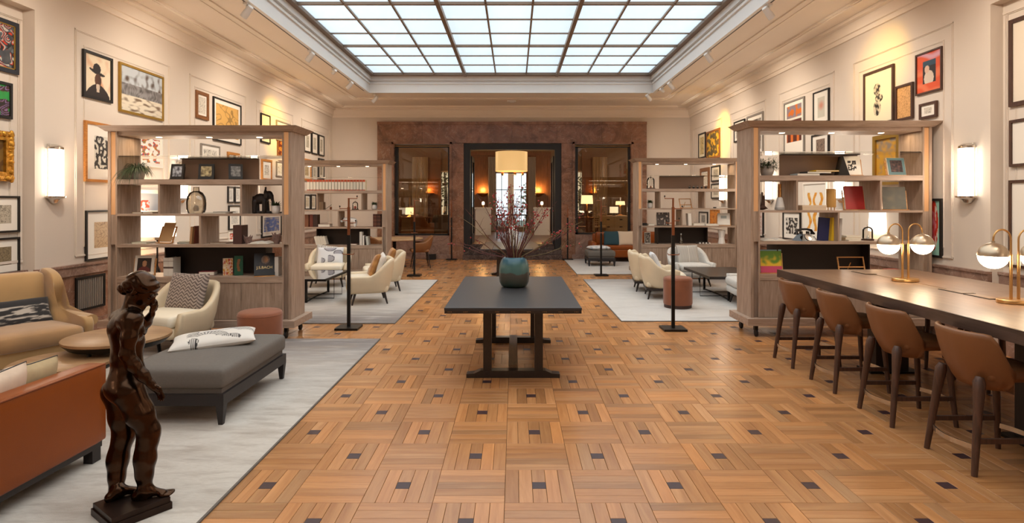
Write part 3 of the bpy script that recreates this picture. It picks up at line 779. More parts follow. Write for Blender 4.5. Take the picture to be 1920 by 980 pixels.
# ------------------------------------------------------------------ wing chair, far left
def wing_chair():
    t = thing('wing_chair', 'camel velvet wing armchair by the left wall', 'armchair', (-4.60, 5.40, .0135), R(62))
    w = .92
    G().soft(0, -.03, .30, w-.12, .78, .22, .05).build('seat_base', 'velvet', t, 'all')
    G().soft(0, -.10, .43, w-.22, .74, .15, .06, puff=.02).build('seat_cushion', 'velvet_seat', t, 'all')
    def leanb(p): return Vector((p.x*(1+.06*p.z), p.y+.16*(p.z), p.z))
    G().soft(0, .33, .66, w-.20, .16, .62, .07, fn=leanb).build('backrest', 'velvet', t, 'all')
    for s in (-1, 1):
        # wing outline in depth/height, extruded sideways
        out = [(.44, .30), (.46, .98), (.40, 1.0), (.30, .985), (.20, .95), (.15, .90), (.14, .83), (.17, .74), (.19, .66), (.16, .60), (.05, .575), (-.12, .56), (-.28, .575), (-.38, .58), (-.44, .55), (-.46, .49), (-.44, .42), (-.42, .20), (.40, .20)]
        g = G(); x0, x1 = s*(w/2-.12), s*(w/2-.02)
        n = len(out); cy = sum(p[0] for p in out)/n; cz = sum(p[1] for p in out)/n
        def rim(x, k): return [(x, cy+(p[0]-cy)*k, cz+(p[1]-cz)*k) for p in out]
        rings = [rim(x0, .955), rim(x0+(x1-x0)*.2, .995), rim((x0+x1)/2, 1.), rim(x0+(x1-x0)*.8, .995), rim(x1, .955)]
        vs = [v for r in rings for v in r]; fs = []
        for a in range(4):
            for k in range(n): fs.append((a*n+k, a*n+(k+1) % n, (a+1)*n+(k+1) % n, (a+1)*n+k))
        fs += [tuple(range(n)), tuple(reversed(range(4*n, 5*n)))]
        o = fixnormals(g.add(vs, fs).build('wing_arm', 'velvet', t, 'all')); sm_ = o.modifiers.new('smooth', 'SUBSURF'); sm_.levels = sm_.render_levels = 2
        G().tube([(s*(w/2-.03), -.40, .53), (s*(w/2-.03), -.2, .535), (s*(w/2-.03), .06, .55)], [.055, .055, .045], 12).build('arm_roll', 'velvet', t, True)
    leg4(t, [(-.36, -.36), (.36, -.36), (-.36, .34), (.36, .34)], .21, .028, .018, 'dark_wood', .02)
    return t
wc = wing_chair()
cushion('long black lumbar cushion with silver streaks on the wing armchair', on_seat(wc, .0, .14, .60), (R(62), 0, R(62)), .66, .28, .13, pat_zebra, n=40)

# ------------------------------------------------------------------ round coffee tables
def round_table(label, x, y, r, h, a0=0.):
    t = thing('coffee_table', label, 'coffee table', (x, y, .0135), 0, 'round coffee tables')
    G().lathe([(r-.01, h-.03), (r, h-.024), (r, h-.004), (r-.006, h)], n=48).build('tabletop', 'round_wood', t, True)
    G().lathe([(r-.05, h-.075), (r-.005, h-.03), (r-.06, h-.03)], n=48).build('rim', 'black_metal', t, True)
    for k in range(3):
        a = a0+2*PI*k/3; G().tube([(math.cos(a)*r*.86, math.sin(a)*r*.86, 0), (math.cos(a)*r*.72, math.sin(a)*r*.72, h-.04)], [.011, .017], 8).build('leg', 'black_metal', t, True)
round_table('lower round wood coffee table with dark rim, nearest the tan sofa', -3.62, 4.70, .37, .385, 2.2)
round_table('taller round wood coffee table partly behind the statue', -3.46, 5.10, .41, .495, .4)

# ------------------------------------------------------------------ tan leather sofa seen from behind
def sofa():
    t = thing('leather_sofa', 'tan leather sofa seen from behind at the lower left', 'sofa', (-2.635, 3.78, .0135), R(-2.2))
    L, D = 2.0, .92                                  # local: back plane x=0, far end y=0, runs to -y
    G().soft(-.07, -L/2, .37, .14, L, .50, .02, n=8).build('backrest', 'sofa_leather', t, 'all')
    G().soft(-D/2-.02, -.075, .255, D-.10, .15, .29, .02, n=8).build('armrest', 'sofa_leather', t, 'all')
    G().soft(-D/2-.02, -L+.075, .255, D-.10, .15, .29, .02, n=8).build('armrest', 'sofa_leather', t, 'all')
    G().soft(-D/2-.04, -L/2, .22, D-.18, L-.3, .16, .03, n=6).build('seat_base', 'sofa_leather', t, 'all')
    for k in (0, 1): G().soft(-D/2-.07, -.155-(L-.31)*(k+.5)/2, .37, D-.20, (L-.32)/2, .16, .05, puff=.01).build('seat_cushion', 'sofa_leather', t, 'all')
    G().tube([(.0, -.02, .615), (.0, -L+.02, .615)], .005, 6).build('seam', 'sofa_leather', t)
    G().box(-D+.03, -.02, -L+.02, -.02, .085, .12).build('base_rail', 'bench_frame', t)
    for x in (-.055, -D+.08):
        for y in (-.06, -L+.06): G().box(x-.03, x+.03, y-.035, y+.035, 0, .086).build('leg', 'bench_frame', t)
    return t
so = sofa()
cushion('dusty pink cushion with striped braid edge on the tan sofa', on_seat(so, -.225, -.62, .505), (R(78), R(2), R(-90)), .46, .44, .15, None, 'fabric_plain_pink', piping='bench_frame')
cushion('olive velvet cushion standing on the tan sofa beside the arm', on_seat(so, -.26, -.345, .50), (R(78), R(-3), R(-90)), .40, .42, .14, None, 'fabric_olive', piping='bench_frame')

# ------------------------------------------------------------------ upholstered benches
def bench(name, label, x0, x1, y0, y1, h, m='grey_fabric', z=.0135):
    cx, cy, w, d = (x0+x1)/2, (y0+y1)/2, x1-x0, y1-y0
    t = thing(name, label, 'ottoman', (cx, cy, z), 0, 'upholstered grey ottomans')
    G().soft(0, 0, h-.08, w, d, .16, .05, n=10, puff=.012).build('cushion_top', m, t, 'all')
    G().box(-w/2+.03, w/2-.03, -d/2+.03, d/2-.03, h-.195, h-.155).build('seam_band', m, t)
    G().box(-w/2+.005, w/2-.005, -d/2+.005, d/2-.005, .145, h-.19).build('frame', 'bench_frame', t)
    for sx in (-1, 1):
        for sy in (-1, 1):
            a, b = sx*(w/2-.035), sy*(d/2-.035)
            G().frust(a-.016, a+.016, b-.016, b+.016, 0, a-.03, a+.03, b-.03, b+.03, .15).build('leg', 'bench_frame', t)
    return t
bench('bench_ottoman', 'large grey fabric bench on dark legs right of the statue', -2.96, -2.15, 4.32, 5.52, .42)
cushion('white cushion with black striped shapes lying on the grey bench', (-2.62, 5.10, .475), (R(2), R(-3), R(24)), .66, .44, .11, pat_bench, n=90)
bench('bench_ottoman', 'small grey ottoman by the marble wall with floral cushion', 1.93, 2.66, 15.25, 16.05, .40)
cushion('pale floral cushion on the small far ottoman', (2.26, 15.65, .47), (0, 0, R(10)), .56, .42, .12, pat_floral)

# ------------------------------------------------------------------ leather poufs
def pouf(label, x, y, r=.225, h=.48, z=0.):
    t = thing('leather_pouf', label, 'pouf', (x, y, z), 0, 'cylindrical leather poufs')
    G().lathe([(0, h), (r*.6, h-.002), (r-.025, h-.008), (r-.006, h-.022), (r, h-.045), (r, .07), (r-.008, .05)], n=40).build('upholstery', 'pouf_leather', t, True)
    G().lathe([(r-.02, 0), (r-.012, .004), (r-.012, .052)], n=40).build('base_ring', 'pouf_base', t, True)
    G().lathe([(r+.001, h-.05), (r+.003, h-.046), (r+.001, h-.042)], n=40).build('piping', 'pouf_leather', t, True)
pouf('brown leather cylinder pouf between grey bench and left bookcase', -2.83, 6.50, .235, .46, .0135)
pouf('brown leather cylinder pouf on the right silvery rug', 2.60, 9.27, .225, .485, .0135)

# ------------------------------------------------------------------ glass coffee tables of the seating groups
def frame_table(label, x0, x1, y0, y1, h, topm, side):
    cx, cy, w, d = (x0+x1)/2, (y0+y1)/2, x1-x0, y1-y0
    t = thing('coffee_table', label, 'coffee table', (cx, cy, .0135), 0, 'framed coffee tables')
    if topm == 'smoke_glass':
        for a, b, c, e in ((-w/2, w/2, -d/2, -d/2+.03), (-w/2, w/2, d/2-.03, d/2), (-w/2, -w/2+.03, -d/2+.03, d/2-.03), (w/2-.03, w/2, -d/2+.03, d/2-.03)):
            G().box(a, b, c, e, h-.035, h).build('top_rail', 'black_metal', t)
        G().box(-w/2+.03, w/2-.03, -d/2+.03, d/2-.03, h-.014, h-.002).build('glass_top', topm, t)
        G().box(-w/2+.04, w/2-.04, -d/2+.04, d/2-.04, h-.034, h-.024).build('under_shelf', 'table_wood', t)
    else: G().box(-w/2, w/2, -d/2, d/2, h-.045, h).build('tabletop', topm, t)
    ex = side*(w/2-.36)
    for sy in (-1, 1):
        G().box(ex-.018, ex+.018, sy*(d/2-.11)-.018, sy*(d/2-.11)+.018, 0, h-.036).build('leg', 'black_metal', t)
        G().box(-side*(w/2-.05)-.018, -side*(w/2-.05)+.018, sy*(d/2-.11)-.018, sy*(d/2-.11)+.018, 0, h-.036).build('leg', 'black_metal', t)
        G().tube([(ex, sy*(d/2-.11), .016), (side*.08, 0, .016)], .014, 4).build('foot_brace', 'black_metal', t)
    for yy in (-.18, .28):
        G().tube([(side*(w/2-.02), yy, h-.04), (side*(w/2-.02), yy, .012), (-side*(w/2-.1), yy, .012)], .007, 6).build('rod_loop', 'black_metal', t)
frame_table('glass topped coffee table with black frame on the left rug', -4.05, -3.09, 9.57, 10.94, .40, 'smoke_glass', 1)
frame_table('dark topped coffee table with black frame on the right rug', 3.27, 4.25, 9.76, 11.25, .42, 'table_wood', -1)

# ------------------------------------------------------------------ long library tables in the aisle
mat('table_top', '#2d2b2c', .42, noise_amt=.05, noise_scale=3)
def aisle_table(label, yf, xc=-.01):
    W_, L_, h = 1.22, 2.22, .735
    t = thing('library_table', label, 'table', (xc, yf+L_/2, 0), 0, 'dark library tables in the aisle')
    G().box(-W_/2, W_/2, -L_/2, L_/2, h-.024, h-.003).frust(-W_/2, W_/2, -L_/2, L_/2, h-.003, -W_/2+.004, W_/2-.004, -L_/2+.004, L_/2-.004, h).build('tabletop', 'table_top', t)
    G().box(-W_/2+.002, W_/2-.002, -L_/2+.002, L_/2-.002, h-.052, h-.0245).build('edge_band', 'table_wood', t)
    g = G()
    for k in range(9):
        for q in (-1, 0, 1): g.ball((-W_/2+.048+(W_-.096)*k/8+q*.0135, -L_/2+.001, h-.037), .0036, 6)
    o = g.build('stud_row', 'brass', t, True); o['kind'] = 'stuff'
    for sy, y in ((-1, -.68), (1, .70)):
        foot = [(-.445, 0), (.445, 0), (.445, .035), (.37, .042), (.31, .068), (-.31, .068), (-.37, .042), (-.445, .035)]
        G().prism(foot, 'y', y-.05, y+.05).build('foot', 'table_wood', t)
        G().box(-.36, .36, y-.035, y+.035, h-.11, h-.053).build('cross_rail', 'table_wood', t)
        for x in (-.245, .245): G().box(x-.039, x+.039, y-.045, y+.045, .069, h-.111).build('leg', 'table_wood', t)
    G().box(-.045, .045, -.63, .65, .0685, .10).build('stretcher', 'stretcher_wood', t)
aisle_table('dark trestle library table with teal vase, in front', 5.17)
aisle_table('second dark library table farther down the aisle with white vase', 11.77, -.08)
# teal vase with berry branches
t = thing('vase', 'teal ribbed ceramic vase on the front library table', 'vase', (.0, 6.49, .735), 0)
g = G(); prof = [(.11, 0), (.14, .01), (.160, .05), (.168, .11), (.168, .18), (.160, .25), (.138, .305), (.112, .328), (.10, .328), (.115, .30), (.0, .26)]
n = 48; vs = []; fs = []
for r_, z in prof:
    for i in range(n):
        a = 2*PI*i/n; q = 1-.025*abs(math.sin(a*6)); vs.append((r_*q*math.cos(a), r_*q*math.sin(a), z))
for j in range(len(prof)-1):
    for i in range(n): fs.append((j*n+i, j*n+(i+1) % n, (j+1)*n+(i+1) % n, (j+1)*n+i))
fs.append(tuple(reversed(range(n))))
m, nt, b = newmat('vase_glaze'); tc = N(nt, 'ShaderNodeTexCoord'); sp = N(nt, 'ShaderNodeSeparateXYZ'); nz = N(nt, 'ShaderNodeTexNoise'); nz.inputs['Scale'].default_value = 7
nt.links.new(tc.outputs['Object'], sp.inputs[0]); nt.links.new(tc.outputs['Object'], nz.inputs['Vector'])
ma = N(nt, 'ShaderNodeMath'); ma.operation = 'MULTIPLY_ADD'; ma.inputs[1].default_value = .09; nt.links.new(nz.outputs[0], ma.inputs[0]); nt.links.new(sp.outputs[2], ma.inputs[2])
rp = N(nt, 'ShaderNodeValToRGB'); e = rp.color_ramp.elements
for k, (p_, c_) in enumerate(((.05, '#34483c'), (.12, '#46463c'), (.20, '#4f473f'), (.206, '#4b6a63'), (.29, '#41645f'), (.34, '#2f5a68'))):
    el = e[k] if k < 2 else e.new(p_)
    el.position = p_; el.color = (*srgb(c_), 1)
nt.links.new(ma.outputs[0], rp.inputs[0]); nt.links.new(rp.outputs[0], b.inputs['Base Color']); b.inputs['Roughness'].default_value = .3
g.add(vs, fs).build('body', 'vase_glaze', t, 'all')
mat('leaf_twig', '#7a6a45', .7)
def branches(name, label, loc, count, spread, hmin, hmax, seed, berries=True, mstem='stem'):
    t = thing(name, label, 'branches', loc)
    rr = random.Random(seed)
    for k in range(count):
        a = rr.uniform(0, 2*PI); sp = abs(rr.gauss(0, .68)); L = rr.uniform(hmin, hmax)
        sx = math.cos(a)*min(1.1, sp)*spread; sy = math.sin(a)*min(1.0, sp)*spread*.6
        base = Vector((math.cos(a)*.03, math.sin(a)*.03, -.14)); tip = Vector((sx, sy, math.sqrt(max(.03, L*L-sx*sx*.8))))
        md = base.lerp(tip, .5)+Vector((rr.uniform(-.04, .04), rr.uniform(-.04, .04), .05))
        pts = [base, Vector((base.x*1.2, base.y*1.2, .0)).lerp(md, .25), md, md.lerp(tip, .5)+Vector((0, 0, .02)), tip]
        g = G(); g.tube(pts, [.006, .0052, .0042, .0032, .0018], 5)
        for q in range(rr.randint(2, 5)):            # side twigs
            f = rr.uniform(.4, .95); p = md.lerp(tip, max(0, f*2-1)) if f > .5 else pts[1].lerp(md, f*2)
            d = Vector((rr.uniform(-1, 1), rr.uniform(-1, 1), rr.uniform(.2, 1.2))).normalized()*rr.uniform(.05, .14)
            g.tube([p, p+d*.6+Vector((0, 0, .01)), p+d], [.002, .0016, .001], 4)
        br = g.build('branch', mstem if rr.random() < .75 else 'leaf_twig', t)
        if berries and rr.random() < .75:
            gb = G()
            for q in range(rr.randint(3, 9)):
                f = rr.uniform(.35, 1); p = md.lerp(tip, f)+Vector((rr.uniform(-.03, .03), rr.uniform(-.03, .03), rr.uniform(-.03, .03)))
                gb.ball(p, rr.uniform(.006, .012), 6)
            o = gb.build('berries', 'berry', br, True); o['kind'] = 'stuff'
branches('berry_branches', 'red berry branches standing in the teal vase', (.0, 6.49, 1.04), 52, .70, .42, .84, 5)
t = thing('vase', 'tall white bottle vase on the second library table', 'vase', (-.03, 12.6, .735), 0)
G().lathe([(.075, 0), (.10, .01), (.115, .12), (.11, .3), (.06, .42), (.032, .47), (.03, .54), (.038, .56), (.03, .555), (.0, .5)], n=28).build('body', 'ceramic_white', t, True)
branches('berry_branches', 'dark berry branches standing in the white bottle vase', (-.03, 12.6, 1.27), 16, .42, .35, .68, 9)

# ------------------------------------------------------------------ coat stands
def coat_stand(label, x, y, h=1.73, flip=1, z=0.):
    t = thing('coat_stand', label, 'coat stand', (x, y, z), 0, 'pole coat stands')
    G().box(-.15, .15, -.14, .14, 0, .028).build('base_plate', 'black_metal', t)
    G().box(-.021, .021, -.016, .016, .028, 1.24).build('pole', 'black_metal', t)
    G().box(-.017, .017, -.013, .013, 1.24, h-.12).build('upper_pole', 'copper', t)
    G().box(-.010, .010, -.010, .010, h-.12, h).build('top_pole', 'copper', t)
    for z_, l, s in ((h-.006, .11, flip), (h-.14, .12, -flip), (h-.30, .08, -flip), (h-.33, .09, flip)):
        G().tube([(0, 0, z_), (s*l, 0, z_), (s*l, 0, z_+.026)], .0065, 6).build('hook_arm', 'copper', t)
        G().ball((s*l, 0, z_+.03), .011, 8).build('hook_knob', 'black_metal', t, True)
    z_ = .985
    G().tube([(-.075, -.02, z_+.02), (-.07, -.02, z_), (.07, -.02, z_), (.075, -.02, z_+.02)], .0065, 6).build('hook_bar', 'copper', t)
for lab, px, py, fl in (('black and copper coat stand left of the aisle, nearest the camera', 654, 615.5, 1), ('black and copper coat stand right of the aisle, nearest the camera', 1262, 617.5, -1),
        ('coat stand left of the aisle beside the left back bookcase', 777, 517, 1), ('coat stand right of the aisle in front of the small ottoman', 1127, 516.5, -1)):
    p = FL(px, py); coat_stand(lab, p.x, p.y, 1.73, fl)
coat_stand('farthest coat stand left of the doorway against the marble', WX(847, 17.2), 17.15, 1.75, 1)
coat_stand('farthest coat stand right of the doorway against the marble', WX(1064, 17.2), 17.15, 1.62, -1)

# ------------------------------------------------------------------ long high table with stools
wood('bar_strip', '#6f5238', '#8a6a4c', 'y', 1., .35)
BX0, BX1, BYB, BYF, BH = 2.95, 4.48, 6.55, 1.6, .92
t = thing('high_table', 'long dark wood high table with lamps on the right', 'table', ((BX0+BX1)/2, (BYB+BYF)/2, 0))
hw, hl = (BX1-BX0)/2, (BYB-BYF)/2
for k in range(3):
    for s in (-1, 1):
        a, b = sorted((s*.04, s*(hw-.012))); c = -hl+.012+2*(hl-.012)*k/3
        G().box(a, b, c+.001, c+2*(hl-.012)/3-.001, BH-.03, BH).build('top_panel', 'bar_top_lit', t)
G().box(-.039, .039, -hl, hl, BH-.03, BH-.002).build('centre_strip', 'bar_strip', t)
for x0, x1, y0, y1 in ((-hw, -hw+.011, -hl, hl), (hw-.011, hw, -hl, hl), (-hw+.011, hw-.011, hl-.011, hl), (-hw+.011, hw-.011, -hl, -hl+.011)):
    G().box(x0, x1, y0, y1, BH-.085, BH-.0008).build('edge_band', 'bar_wood', t)
G().box(-hw+.012, hw-.012, -hl+.012, hl-.012, BH-.084, BH-.0305).build('sub_frame', 'bar_wood', t)
for yy in (-hl+.5, 0., hl-.75):
    G().box(-.16, .16, yy-.07, yy+.07, .02, BH-.085).build('pedestal', 'dark_wood', t); G().box(-.24, .24, yy-.12, yy+.12, 0, .02).build('foot_plate', 'black_metal', t)
for yy in (6.2, 4.9, 4.62, 3.3):
    G().box(-.06, .06, yy-(BYB+BYF)/2-.13, yy-(BYB+BYF)/2+.13, BH, BH+.004).build('power_flap', 'black_metal', t)
    G().box(-.05, .05, yy-(BYB+BYF)/2-.12, yy-(BYB+BYF)/2+.12, BH+.004, BH+.006).build('flap_lid', 'bar_strip', t)

def stool_proto():
    t = thing('bar_stool', 'x', 'bar stool', (0, 0, 0), 0, 'tan leather bar stools')
    top = lambda s: .64+.225*smooth01((1.02-abs(s))/.42)
    g = tub(upath(.45, .42, .19, -.02), top, .50, .035, .15, .07); fixnormals(g.build('back_shell', 'tan_leather', t, 'all'))
    G().soft(0, -.055, .60, .385, .38, .085, .04, puff=.01).build('seat', 'tan_leather', t, 'all')
    for sx in (-1, 1):
        G().tube([(sx*.205, .245, 0), (sx*.175, .198, .40), (sx*.166, .186, .50), (sx*.160, .180, .555), (sx*.155, .172, .59)], [.017, .026, .032, .034, .022], 12).build('leg', 'walnut_leg', t, True)
        G().tube([(sx*.20, -.235, 0), (sx*.165, -.19, .56)], [.016, .024], 10).build('leg', 'walnut_leg', t, True)
        G().box(sx*.195-.011, sx*.195+.011, -.21, .22, .195, .225).build('stretcher', 'walnut_leg', t)
    for s in (1, -1):
        pts = [(-.195+.39*k/8, s*(.215+.06*math.sin(PI*k/8)), .165) for k in range(9)]
        vs = []
        for (x, y, z) in pts: vs += [(x, y-.004, z-.016), (x, y+.004, z-.016), (x, y+.004, z+.016), (x, y-.004, z+.016)]
        fs = [(4*k+q, 4*k+(q+1) % 4, 4*k+4+(q+1) % 4, 4*k+4+q) for k in range(8) for q in range(4)]+[(0, 1, 2, 3), (35, 34, 33, 32)]
        G().add(vs, fs).build('foot_rail', 'steel', t)
    return t
st = stool_proto()
names = ['nearest', 'second nearest', 'third nearest', 'farthest']
for k in range(4):
    y = 3.755+.772*k; loc = (3.045, y, 0); lab = 'tan leather bar stool on the aisle side of the high table, %s' % names[k]
    if k == 0: st.location = loc; st.rotation_euler = (0, 0, R(90)); st['label'] = lab
    else: dup(st, loc, R(90), lab)
for k in range(4):
    dup(st, (4.38, 3.755+.772*k, 0), R(-90), 'tan leather bar stool on the wall side of the high table, %s' % names[k])

# brass twin globe lamps
mat('brass_cap', '#b7a48c', .33, .9)
def globe_lamp(label, x, y):
    t = thing('table_lamp', label, 'table lamp', (x, y, BH), 0, 'brass twin globe lamps')
    G().lathe([(.115, 0), (.12, .004), (.12, .026), (.116, .03)], n=36, sy=.75).build('base', 'brass', t, True)
    for s in (-1, 1):
        cx = s*.16; sx = s*.028
        pts = [(sx, 0, .03), (sx, 0, .42)]+[((cx+sx)/2-(cx-sx)/2*math.cos(PI*k/12), 0, .47+.075*math.sin(PI*k/12)) for k in range(13)]+[(cx, 0, .455)]
        arm = G().tube(pts, .0068, 10).build('arm', 'brass', t, True)
        G().tube([(sx, 0, .03), (sx, 0, .36)], .0105, 10).build('sleeve', 'brass', arm, True)
        up = [(.0985*math.cos(a), .0985*math.sin(a)) for a in [PI/2*k/10 for k in range(10)]]+[(.012, .0985), (.012, .112)]
        G().lathe([(r_, z+.35) for r_, z in up], (cx, 0, 0), 32).build('globe_cap', 'brass_cap', t, True)
        lo = [(.094*math.cos(a), -.094*math.sin(a)) for a in [PI/2*k/10 for k in range(11)]]
        G().lathe([(r_, z+.349) for r_, z in reversed(lo)], (cx, 0, 0), 32).build('globe', 'globe_glass', t, True)
globe_lamp('brass twin globe lamp at the far end of the high table', 3.715, 5.54)
globe_lamp('brass twin globe lamp cut by the right picture edge', 3.715, 4.33)
# ------------------------------------------------------------------ bronze statue (smooth blended solid -> surface net)
class Field:
    def __init__(s, lo, hi, h):
        s.lo = np.array(lo, np.float32); s.h = h
        s.n = np.ceil((np.array(hi)-np.array(lo))/h).astype(int)+1
        s.d = np.full(s.n, .2, np.float32)
    def _sl(s, lo, hi):
        a = np.clip(np.floor((np.array(lo)-s.lo)/s.h).astype(int), 0, s.n-1); b = np.clip(np.ceil((np.array(hi)-s.lo)/s.h).astype(int)+1, 1, s.n)
        ax = [s.lo[k]+s.h*np.arange(a[k], b[k], dtype=np.float32) for k in range(3)]
        return (slice(a[0], b[0]), slice(a[1], b[1]), slice(a[2], b[2])), np.meshgrid(*ax, indexing='ij', sparse=True)
    def blend(s, sl, d, k):
        c = s.d[sl]; hh = np.clip(.5+.5*(c-d)/k, 0, 1); s.d[sl] = c*(1-hh)+d*hh-k*hh*(1-hh)
    def cone(s, p, q, r0, r1, k=.015):
        p, q = np.array(p), np.array(q); m = max(r0, r1)+k*2+.02
        sl, (X, Y, Z) = s._sl(np.minimum(p, q)-m, np.maximum(p, q)+m)
        v = q-p; L = float(v@v)+1e-12
        t = np.clip(((X-p[0])*v[0]+(Y-p[1])*v[1]+(Z-p[2])*v[2])/L, 0, 1)
        d = np.sqrt((X-p[0]-t*v[0])**2+(Y-p[1]-t*v[1])**2+(Z-p[2]-t*v[2])**2)-(r0+(r1-r0)*t)
        s.blend(sl, d, k); return s
    def chain(s, pts, rs, k=.012):
        for a, b, c, d in zip(pts, pts[1:], rs, rs[1:]): s.cone(a, b, c, d, k)
        return s
    def ell(s, c, r, k=.015, axes=None, wave=None):
        c = np.array(c); r = np.array(r); m = r.max()+k*2+.02
        sl, (X, Y, Z) = s._sl(c-m, c+m)
        dx, dy, dz = X-c[0], Y-c[1], Z-c[2]
        if axes is not None:
            A = axes; u = dx*A[0][0]+dy*A[0][1]+dz*A[0][2]; v = dx*A[1][0]+dy*A[1][1]+dz*A[1][2]; w = dx*A[2][0]+dy*A[2][1]+dz*A[2][2]
        else: u, v, w = dx, dy, dz
        k0 = np.sqrt((u/r[0])**2+(v/r[1])**2+(w/r[2])**2); d = (k0-1)*r.min()
        if wave: d = d+wave(u, v, w)
        s.blend(sl, d, k); return s
    def net(s):
        d = s.d; inside = d < 0; n = s.n-1
        c = np.zeros(n, np.int8)
        for i in (0, 1):
            for j in (0, 1):
                for k in (0, 1): c += inside[i:n[0]+i, j:n[1]+j, k:n[2]+k]
        act = (c > 0) & (c < 8); I = np.argwhere(act); idx = -np.ones(n, np.int64); idx[act] = np.arange(len(I))
        acc = np.zeros((len(I), 3)); cn = np.zeros(len(I))
        cor = [(i, j, k) for i in (0, 1) for j in (0, 1) for k in (0, 1)]
        for a in cor:
            for ax in range(3):
                if a[ax]: continue
                b = list(a); b[ax] = 1
                da = d[I[:, 0]+a[0], I[:, 1]+a[1], I[:, 2]+a[2]]; db = d[I[:, 0]+b[0], I[:, 1]+b[1], I[:, 2]+b[2]]
                cr = (da < 0) != (db < 0); t = np.where(cr, da/(da-db+1e-12), 0)
                P = np.repeat(np.array(a, float)[None], len(I), 0); P[:, ax] += t
                acc += P*cr[:, None]; cn += cr
        V = s.lo+s.h*(I+acc/cn[:, None]); F_ = []
        for ax in range(3):
            o1, o2 = [(1, 2), (2, 0), (0, 1)][ax]
            sl0 = [slice(1, n[k]) for k in range(3)]; sl0[ax] = slice(0, n[ax]); sl1 = list(sl0); sl1[ax] = slice(1, n[ax]+1)
            a_, b_ = inside[tuple(sl0)], inside[tuple(sl1)]
            E = np.argwhere(a_ != b_); off = np.ones(3, int); off[ax] = 0; E = E+off
            flip = inside[E[:, 0], E[:, 1], E[:, 2]]
            def cell(u, v):
                q = E.copy(); q[:, o1] -= u; q[:, o2] -= v; return idx[q[:, 0], q[:, 1], q[:, 2]]
            Q = np.stack([cell(1, 1), cell(0, 1), cell(0, 0), cell(1, 0)], 1); Q[~flip] = Q[~flip][:, ::-1]
            F_.append(Q)
        return V, np.concatenate(F_)
    def build(s, name, m, parent):
        V, Q = s.net(); me = bpy.data.meshes.new(name); me.from_pydata(V.tolist(), [], Q.tolist()); me.update()
        me.materials.append(MATS[m]); me.polygons.foreach_set('use_smooth', [True]*len(me.polygons))
        o = bpy.data.objects.new(name, me); COL.objects.link(o); o.parent = parent; return o

SY = 3.15; SO = Vector((WX(250, SY), SY, .0135))     # statue origin on the rug
def S(px, py, dy=0.):                                  # measured joint -> statue space
    p = W(px, py, SY+dy); return np.array((p.x-SO.x, p.y-SO.y, p.z-SO.z))
statue = thing('statue', 'bronze statue of a standing nude woman with hand at chin', 'statue', SO)
fa = R(28); fw = np.array((math.cos(fa), math.sin(fa), 0)); rt = np.array((math.sin(fa), -math.cos(fa), 0)); up = np.array((0, 0, 1.))
def AX(tilt=0., turn=0.):                              # body axes: forward, right, up with forward tilt and turn
    c, s_ = math.cos(turn), math.sin(turn); f = fw*c+rt*s_; r = rt*c-fw*s_
    ct, st_ = math.cos(tilt), math.sin(tilt); return (f*ct-up*st_, r, up*ct+f*st_)
B = Field((-.24, -.24, .02), (.28, .26, 1.30), .0045)
pel = S(237, 722); ax0 = AX(.05)
# torso
B.ell(S(236, 614, .0), (.086, .100, .090), .03, AX(.10)); B.ell(S(240, 642, .005), (.080, .084, .07), .03, AX(.05))
B.ell(S(237, 672, .0), (.076, .074, .075), .04, ax0); B.ell(S(237, 704, .0), (.082, .090, .065), .04, ax0)
B.ell(S(246, 694, .02), (.058, .066, .06), .04, ax0)
B.ell(S(221, 728, -.035), (.062, .058, .066), .025, ax0); B.ell(S(213, 732, .045), (.060, .056, .064), .02, ax0)
B.ell(S(230, 725, 0.), (.068, .098, .05), .03, ax0)
B.ell(S(257, 622, -.035), (.036, .036, .040), .028); B.ell(S(253, 622, .07), (.036, .036, .040), .028)
B.ell(S(271.0, 626, -.04), (.006, .006, .006), .006)
# shoulders and neck
B.cone(S(222, 596, .072), S(246, 599, -.068), .038, .038, .03)
B.cone(S(250, 580, .005), S(245, 597, -.055), .032, .036, .035); B.cone(S(248, 580, .01), S(224, 595, .06), .032, .036, .035)
# right arm hangs forward
B.chain([S(247, 602, -.085), S(242, 632, -.105), S(238, 664, -.108), S(248, 682, -.10), S(268, 703, -.085), S(283, 719, -.075)], [.041, .037, .032, .033, .028, .0195], .022)
B.ell(S(244, 599, -.06), (.045, .05, .035), .05)
wr = S(283, 719, -.075); pd = S(296, 733, -.068)
B.cone(wr, S(290, 726, -.070), .019, .020, .012)
def hand(base, fwd, side, nrm, scale, curls, thumb, k=.004):
    """palm, four fingers of unequal length bending towards nrm, thumb leaving the side of the palm"""
    pc = base+fwd*.028*scale
    B.ell(pc, (.030*scale, .024*scale, .011*scale), .008, (fwd, side, nrm))
    for q, (o_, L, cu) in enumerate(zip((-.0185, -.006, .0065, .0175), (.037, .044, .041, .032), curls)):
        p = base+fwd*.050*scale+side*o_*scale; d = fwd.copy(); pts = [p]
        for j, f_ in enumerate((.42, .33, .25)):
            a = cu*(.6+.4*j); d = d*math.cos(a)+nrm*math.sin(a); d /= np.linalg.norm(d)
            m_ = nrm-d*(nrm@d); 
            if np.linalg.norm(m_) > .05: pass
            p = p+d*L*f_*scale; pts.append(p)
        B.chain(pts, [.0072*scale, .0066*scale, .0060*scale, .0050*scale], k)
    tb = base+fwd*.016*scale+side*(-.021)*scale
    t1 = tb+(fwd*.6-side*.75+nrm*thumb)*.020*scale; t2 = t1+(fwd*.9-side*.15+nrm*thumb)*.020*scale
    B.chain([tb, t1, t2], [.0085*scale, .0075*scale, .006*scale], .006)
def nrmz(v): v = np.array(v, float); return v/np.linalg.norm(v)
f1 = nrmz(S(304, 743, -.06)-wr); s1 = nrmz(np.cross(f1, np.array((.35, .9, .2)))); n1 = nrmz(np.cross(s1, f1))
